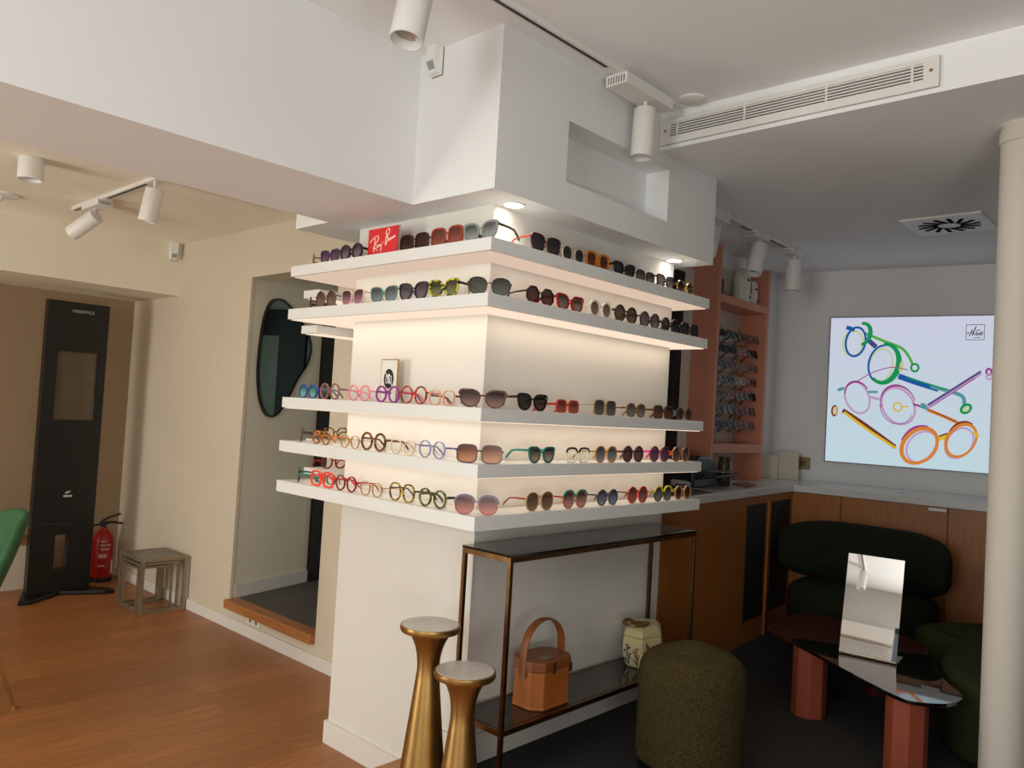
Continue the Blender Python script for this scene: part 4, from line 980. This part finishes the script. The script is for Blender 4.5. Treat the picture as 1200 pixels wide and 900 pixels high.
_me = bpy.data.meshes.new_from_object(fo.evaluated_get(bpy.context.evaluated_depsgraph_get()))
_fm = bpy.data.objects.new('wordmark', _me); COL.objects.link(_fm); _fm.parent = t; _fm.location = fo.location; _fm.rotation_euler = fo.rotation_euler
bpy.data.objects.remove(fo)

t = thing('fire_extinguisher', 'red fire extinguisher standing on the floor behind the black tower', 'fire extinguisher', (.49, 4.50, 0))
MB().lathe([(.07, .0005), (.075, .01), (.075, .30), (.068, .34), (.045, .375), (.022, .395), (.02, .41)], n=40).build('cylinder', RED, t, smooth=True)
MB().lathe([(.077, .0), (.077, .035)], n=40).build('base_ring', BLACK, t)
MB().tube([(-.01, 0, .41), (.0, 0, .44)], .02, 12).box((-.03, -.012, .43), (.03, .012, .45)).build('valve', BLACK, t)
MB().tube([(-.02, 0, .455), (.03, -.02, .485), (.10, -.04, .51)], .009, 8).tube([(-.02, 0, .44), (.05, -.02, .445), (.12, -.045, .435)], .009, 8).tube([(-.03, 0, .43), (-.09, .0, .425)], .008, 8).build('lever', BLACK, t, smooth=True)
mb = MB()
for z, n_ in ((.305, 4), (.275, 7), (.245, 6), (.195, 5), (.185, 5), (.12, 4)):
    for i in range(n_):
        a = -2.25+i*.16+.1*(z > .2); r_ = .0756
        mb.add([(r_*math.cos(a+d), r_*math.sin(a+d), z+e) for d, e in ((0,0),(.1,0),(.1,.012 if z != .195 else .02),(0,.012 if z != .195 else .02))], [(0,1,2,3)])
mb.build('instruction_print', mat('pale print', (.80, .74, .68), .6, var=(9, .05)), t)
mb = MB()
aa = [-.95+.12*i for i in range(5)]
mb.add([(.0758*math.cos(a), .0758*math.sin(a), z) for z in (.06, .165) for a in aa], [(i, i+1, 6+i, 5+i) for i in range(4)])
mb.build('label_sticker', PAPER, t)
t = thing('low_box', 'low pale box with brown top edge behind the black tower', 'box', (-.14, 4.50, 0))
MB().box((-.35, 0, 0), (.20, .12, .315)).build('body', mat('pale box', (.74, .68, .6), .7, var=(6, .03)), t); MB().box((-.36, -.01, .316), (.21, .13, .365)).build('top', KRAFT, t)

# nest of three small tables
def nest(lab, x0, x1, y0, y1, h, w_):
    t = thing('nesting_table', lab, 'side table', (0, 0, 0), 0, 'nest of small metal tables')
    for x in (x0, x1):
        for y in (y0, y1): MB().box((x-w_/2, y-w_/2, 0), (x+w_/2, y+w_/2, h-w_)).build('leg', NESTM, t, bevel=.001)
    mb = MB()
    for z in (h-w_, ):
        mb.box((x0-w_/2, y0-w_/2, z), (x1+w_/2, y0+w_/2, z+w_)).box((x0-w_/2, y1-w_/2, z), (x1+w_/2, y1+w_/2, z+w_)).box((x0-w_/2, y0+w_/2, z), (x0+w_/2, y1-w_/2, z+w_)).box((x1-w_/2, y0+w_/2, z), (x1+w_/2, y1-w_/2, z+w_))
    mb.build('top_frame', NESTM, t)
    mb = MB().box((x0+w_/2, y0-w_/2, 0), (x1-w_/2, y0+w_/2, w_)).box((x0+w_/2, y1-w_/2, 0), (x1-w_/2, y1+w_/2, w_)).box((x0-w_/2, y0+w_/2, 0), (x0+w_/2, y1-w_/2, w_))
    mb.build('floor_rail', NESTM, t)
    MB().box((x0+w_/2, y0+w_/2, h-.008), (x1-w_/2, y1-w_/2, h-.002)).build('glass_top', CLEARG, t)
nest('largest of the nested metal side tables with glass top against the left wall', .335, .622, 3.385, 3.735, .36, .020)
nest('middle metal side table nested inside the largest one', .335, .590, 3.420, 3.700, .328, .016)
nest('smallest metal side table, innermost of the nest', .335, .560, 3.450, 3.670, .30, .014)

# green chair at the left edge
t = thing('shell_chair', 'green velvet shell chair with thin brass legs at the left edge', 'chair', (-1.0, 2.28, 0), 0)
nu, nv = 15, 14; vs = []; th = []
for j in range(nv+1):
    q = j/nv
    for i in range(nu+1):
        u = (i/nu-.5)*2
        if q < .45:
            k = q/.45; x = -.24+.40*k; z = .46-.03*math.sin(PI*k)+.02*abs(u)**2*3; wy = .22+.03*k
            p = (x, u*wy, z)
        else:
            k = (q-.45)/.55; x = .16+.05*math.sin(k*PI/2)+.09*k; z = .455+.43*k-.05*k*abs(u)**3; wy = (.25-.07*max(0, k-.5)*abs(u)**2)*(1-.12*k*k)
            p = (x-.12*u*u*(1-.3*k), u*wy, z)
        vs.append(p)
W_ = nu+1
fs = [(j*W_+i, j*W_+i+1, (j+1)*W_+i+1, (j+1)*W_+i) for j in range(nv) for i in range(nu)]
o = MB().add(vs, fs).build('shell', VELVET, t, smooth=True)
sm = o.modifiers.new('solid', 'SOLIDIFY'); sm.thickness = .035; sm.offset = 0
sb = o.modifiers.new('subsurf', 'SUBSURF'); sb.levels = 1; sb.render_levels = 1
for (sx, sy, ex, ey) in ((.13, -.12, .285, -.125), (.13, .12, .27, .2), (-.15, -.12, -.24, -.2), (-.15, .12, -.24, .2)):
    lg_ = MB().tube([(sx, sy, .445), (ex, ey, .006)], [.012, .008], 12).lathe([(.012, .0), (.012, .008)], (ex, ey), 12).build('leg', BRASS, t, smooth=True)

# sockets on the left wall
t = thing('wall_socket', 'double white socket low on the left wall under the opening', 'socket', (XW-.0005, 2.50, .105), -PI/2)
MB().prism_xz([(-.075,-.022),(.075,-.022),(.075,.022),(-.075,.022)], -.008, 0).build('plate', FIXW, t)
MB().prism_xz(superell(.014, .014, 2, 20, -.035, 0), -.0095, -.0082).prism_xz(superell(.014, .014, 2, 20, .035, 0), -.0095, -.0082).build('outlet', GREYP, t)
t = thing('wall_switch', 'tiny white switch plate on the left wall beside the opening', 'switch', (XW-.0005, 3.205, 1.705), -PI/2)
MB().prism_xz([(-.02,-.012),(.02,-.012),(.02,.012),(-.02,.012)], -.008, 0).build('plate', FIXW, t); MB().box((-.006, -.0095, -.006), (.006, -.0082, .006)).build('button', GREYP, t)

# pebble-shaped mirror in the corridor opening
t = thing('pebble_mirror', 'dark pebble-shaped wall mirror in the opening of the left wall', 'mirror')
t.matrix_world = Matrix.Translation((XW+.02, 2.835, 0)) @ Matrix.Rotation(math.atan2(.19, .72), 4, 'Z')
po = [(.075,1.72),(.095,1.97),(.15,2.11),(.24,2.14),(.35,2.09),(.47,1.99),(.555,1.87),(.54,1.74),(.44,1.60),(.37,1.48),(.28,1.365),(.19,1.345),(.12,1.43),(.085,1.56)]
po = ccw(spline(po, 5)); cxm = sum(p[0] for p in po)/len(po); czm = sum(p[1] for p in po)/len(po)
pin = [(cxm+(x-cxm)*.955, czm+(z-czm)*.965) for x, z in po]
MB().ring(po, pin, -.026, -.0006).build('rim', mat('black mirror rim', (.05, .045, .045), .15, var=(9, .05)), t, smooth=True)
MB().prism_xz(pin, -.022, -.015).build('mirror_face', DKMIRROR, t)

# ------------------------------------------------------------------ light
def area(name, loc, direction, sx, sy, power, color):
    l = bpy.data.lights.new(name, 'AREA'); l.shape = 'RECTANGLE'; l.size = sx; l.size_y = sy; l.energy = power; l.color = color
    o = bpy.data.objects.new(name, l); COL.objects.link(o); o.location = loc
    o.rotation_euler = Vector(direction).to_track_quat('-Z', 'Z').to_euler()
    return o
area('daylight_window', (-4.42, -1.47, 1.76), (1, .05, .0), 1.95, 1.2, 98, (.98, 1, .955))
area('near_wall_fill', (-2.15, -3.19, 1.2), (0, 1, 1.1), 1.7, 1.6, 85, (.97, 1, .95))  # added fill lamp before a solid wall, lifts ceiling and bulkhead
area('left_fill_low', (-4.3, 2.45, .5), (1, 0, .9), 2.2, .6, 62, (.94, 1, .90))  # added uplight that brightens the left ceiling, stands for no known source
# warm strips under the lit shelves, along the pillar faces
for k, p in ((0, .35), (1, .72), (2, .42), (3, .22)):
    z = ZS[k]-T-.004
    area('shelf_light', (.785, .075, z), (0, .0, -1), 1.25, .05, p*1.3, (1, .84, .66))
    area('shelf_light', (.075, .62, z), (0, 0, -1), .05, 1.1, p*.9, (1, .84, .66))
area('left_fill_window', (-4.42, 2.45, 1.3), (1, 0, -.8), 2.2, 1.5, 60, (1, .99, .92))  # added fill lamp at the made-up left window, tilted at the floor
area('corridor_fill', (1.25, 1.5, ZL-.02), (0, 0, -1), .3, .3, 1.3, (1, .92, .82))  # added lamp that brightens the corridor reflected in the pebble mirror
w = bpy.data.worlds.new('world'); SC.world = w; w.use_nodes = True
w.node_tree.nodes['Background'].inputs[0].default_value = (.75, .8, .9, 1); w.node_tree.nodes['Background'].inputs[1].default_value = .15
SC.view_settings.view_transform = 'Standard'; SC.view_settings.look = 'None'; SC.view_settings.exposure = 0
SC.cycles.use_denoising = True; SC.cycles.max_bounces = 8; SC.cycles.diffuse_bounces = 5; SC.cycles.glossy_bounces = 4; SC.cycles.transparent_max_bounces = 16
SC.cycles.sample_clamp_indirect = 4
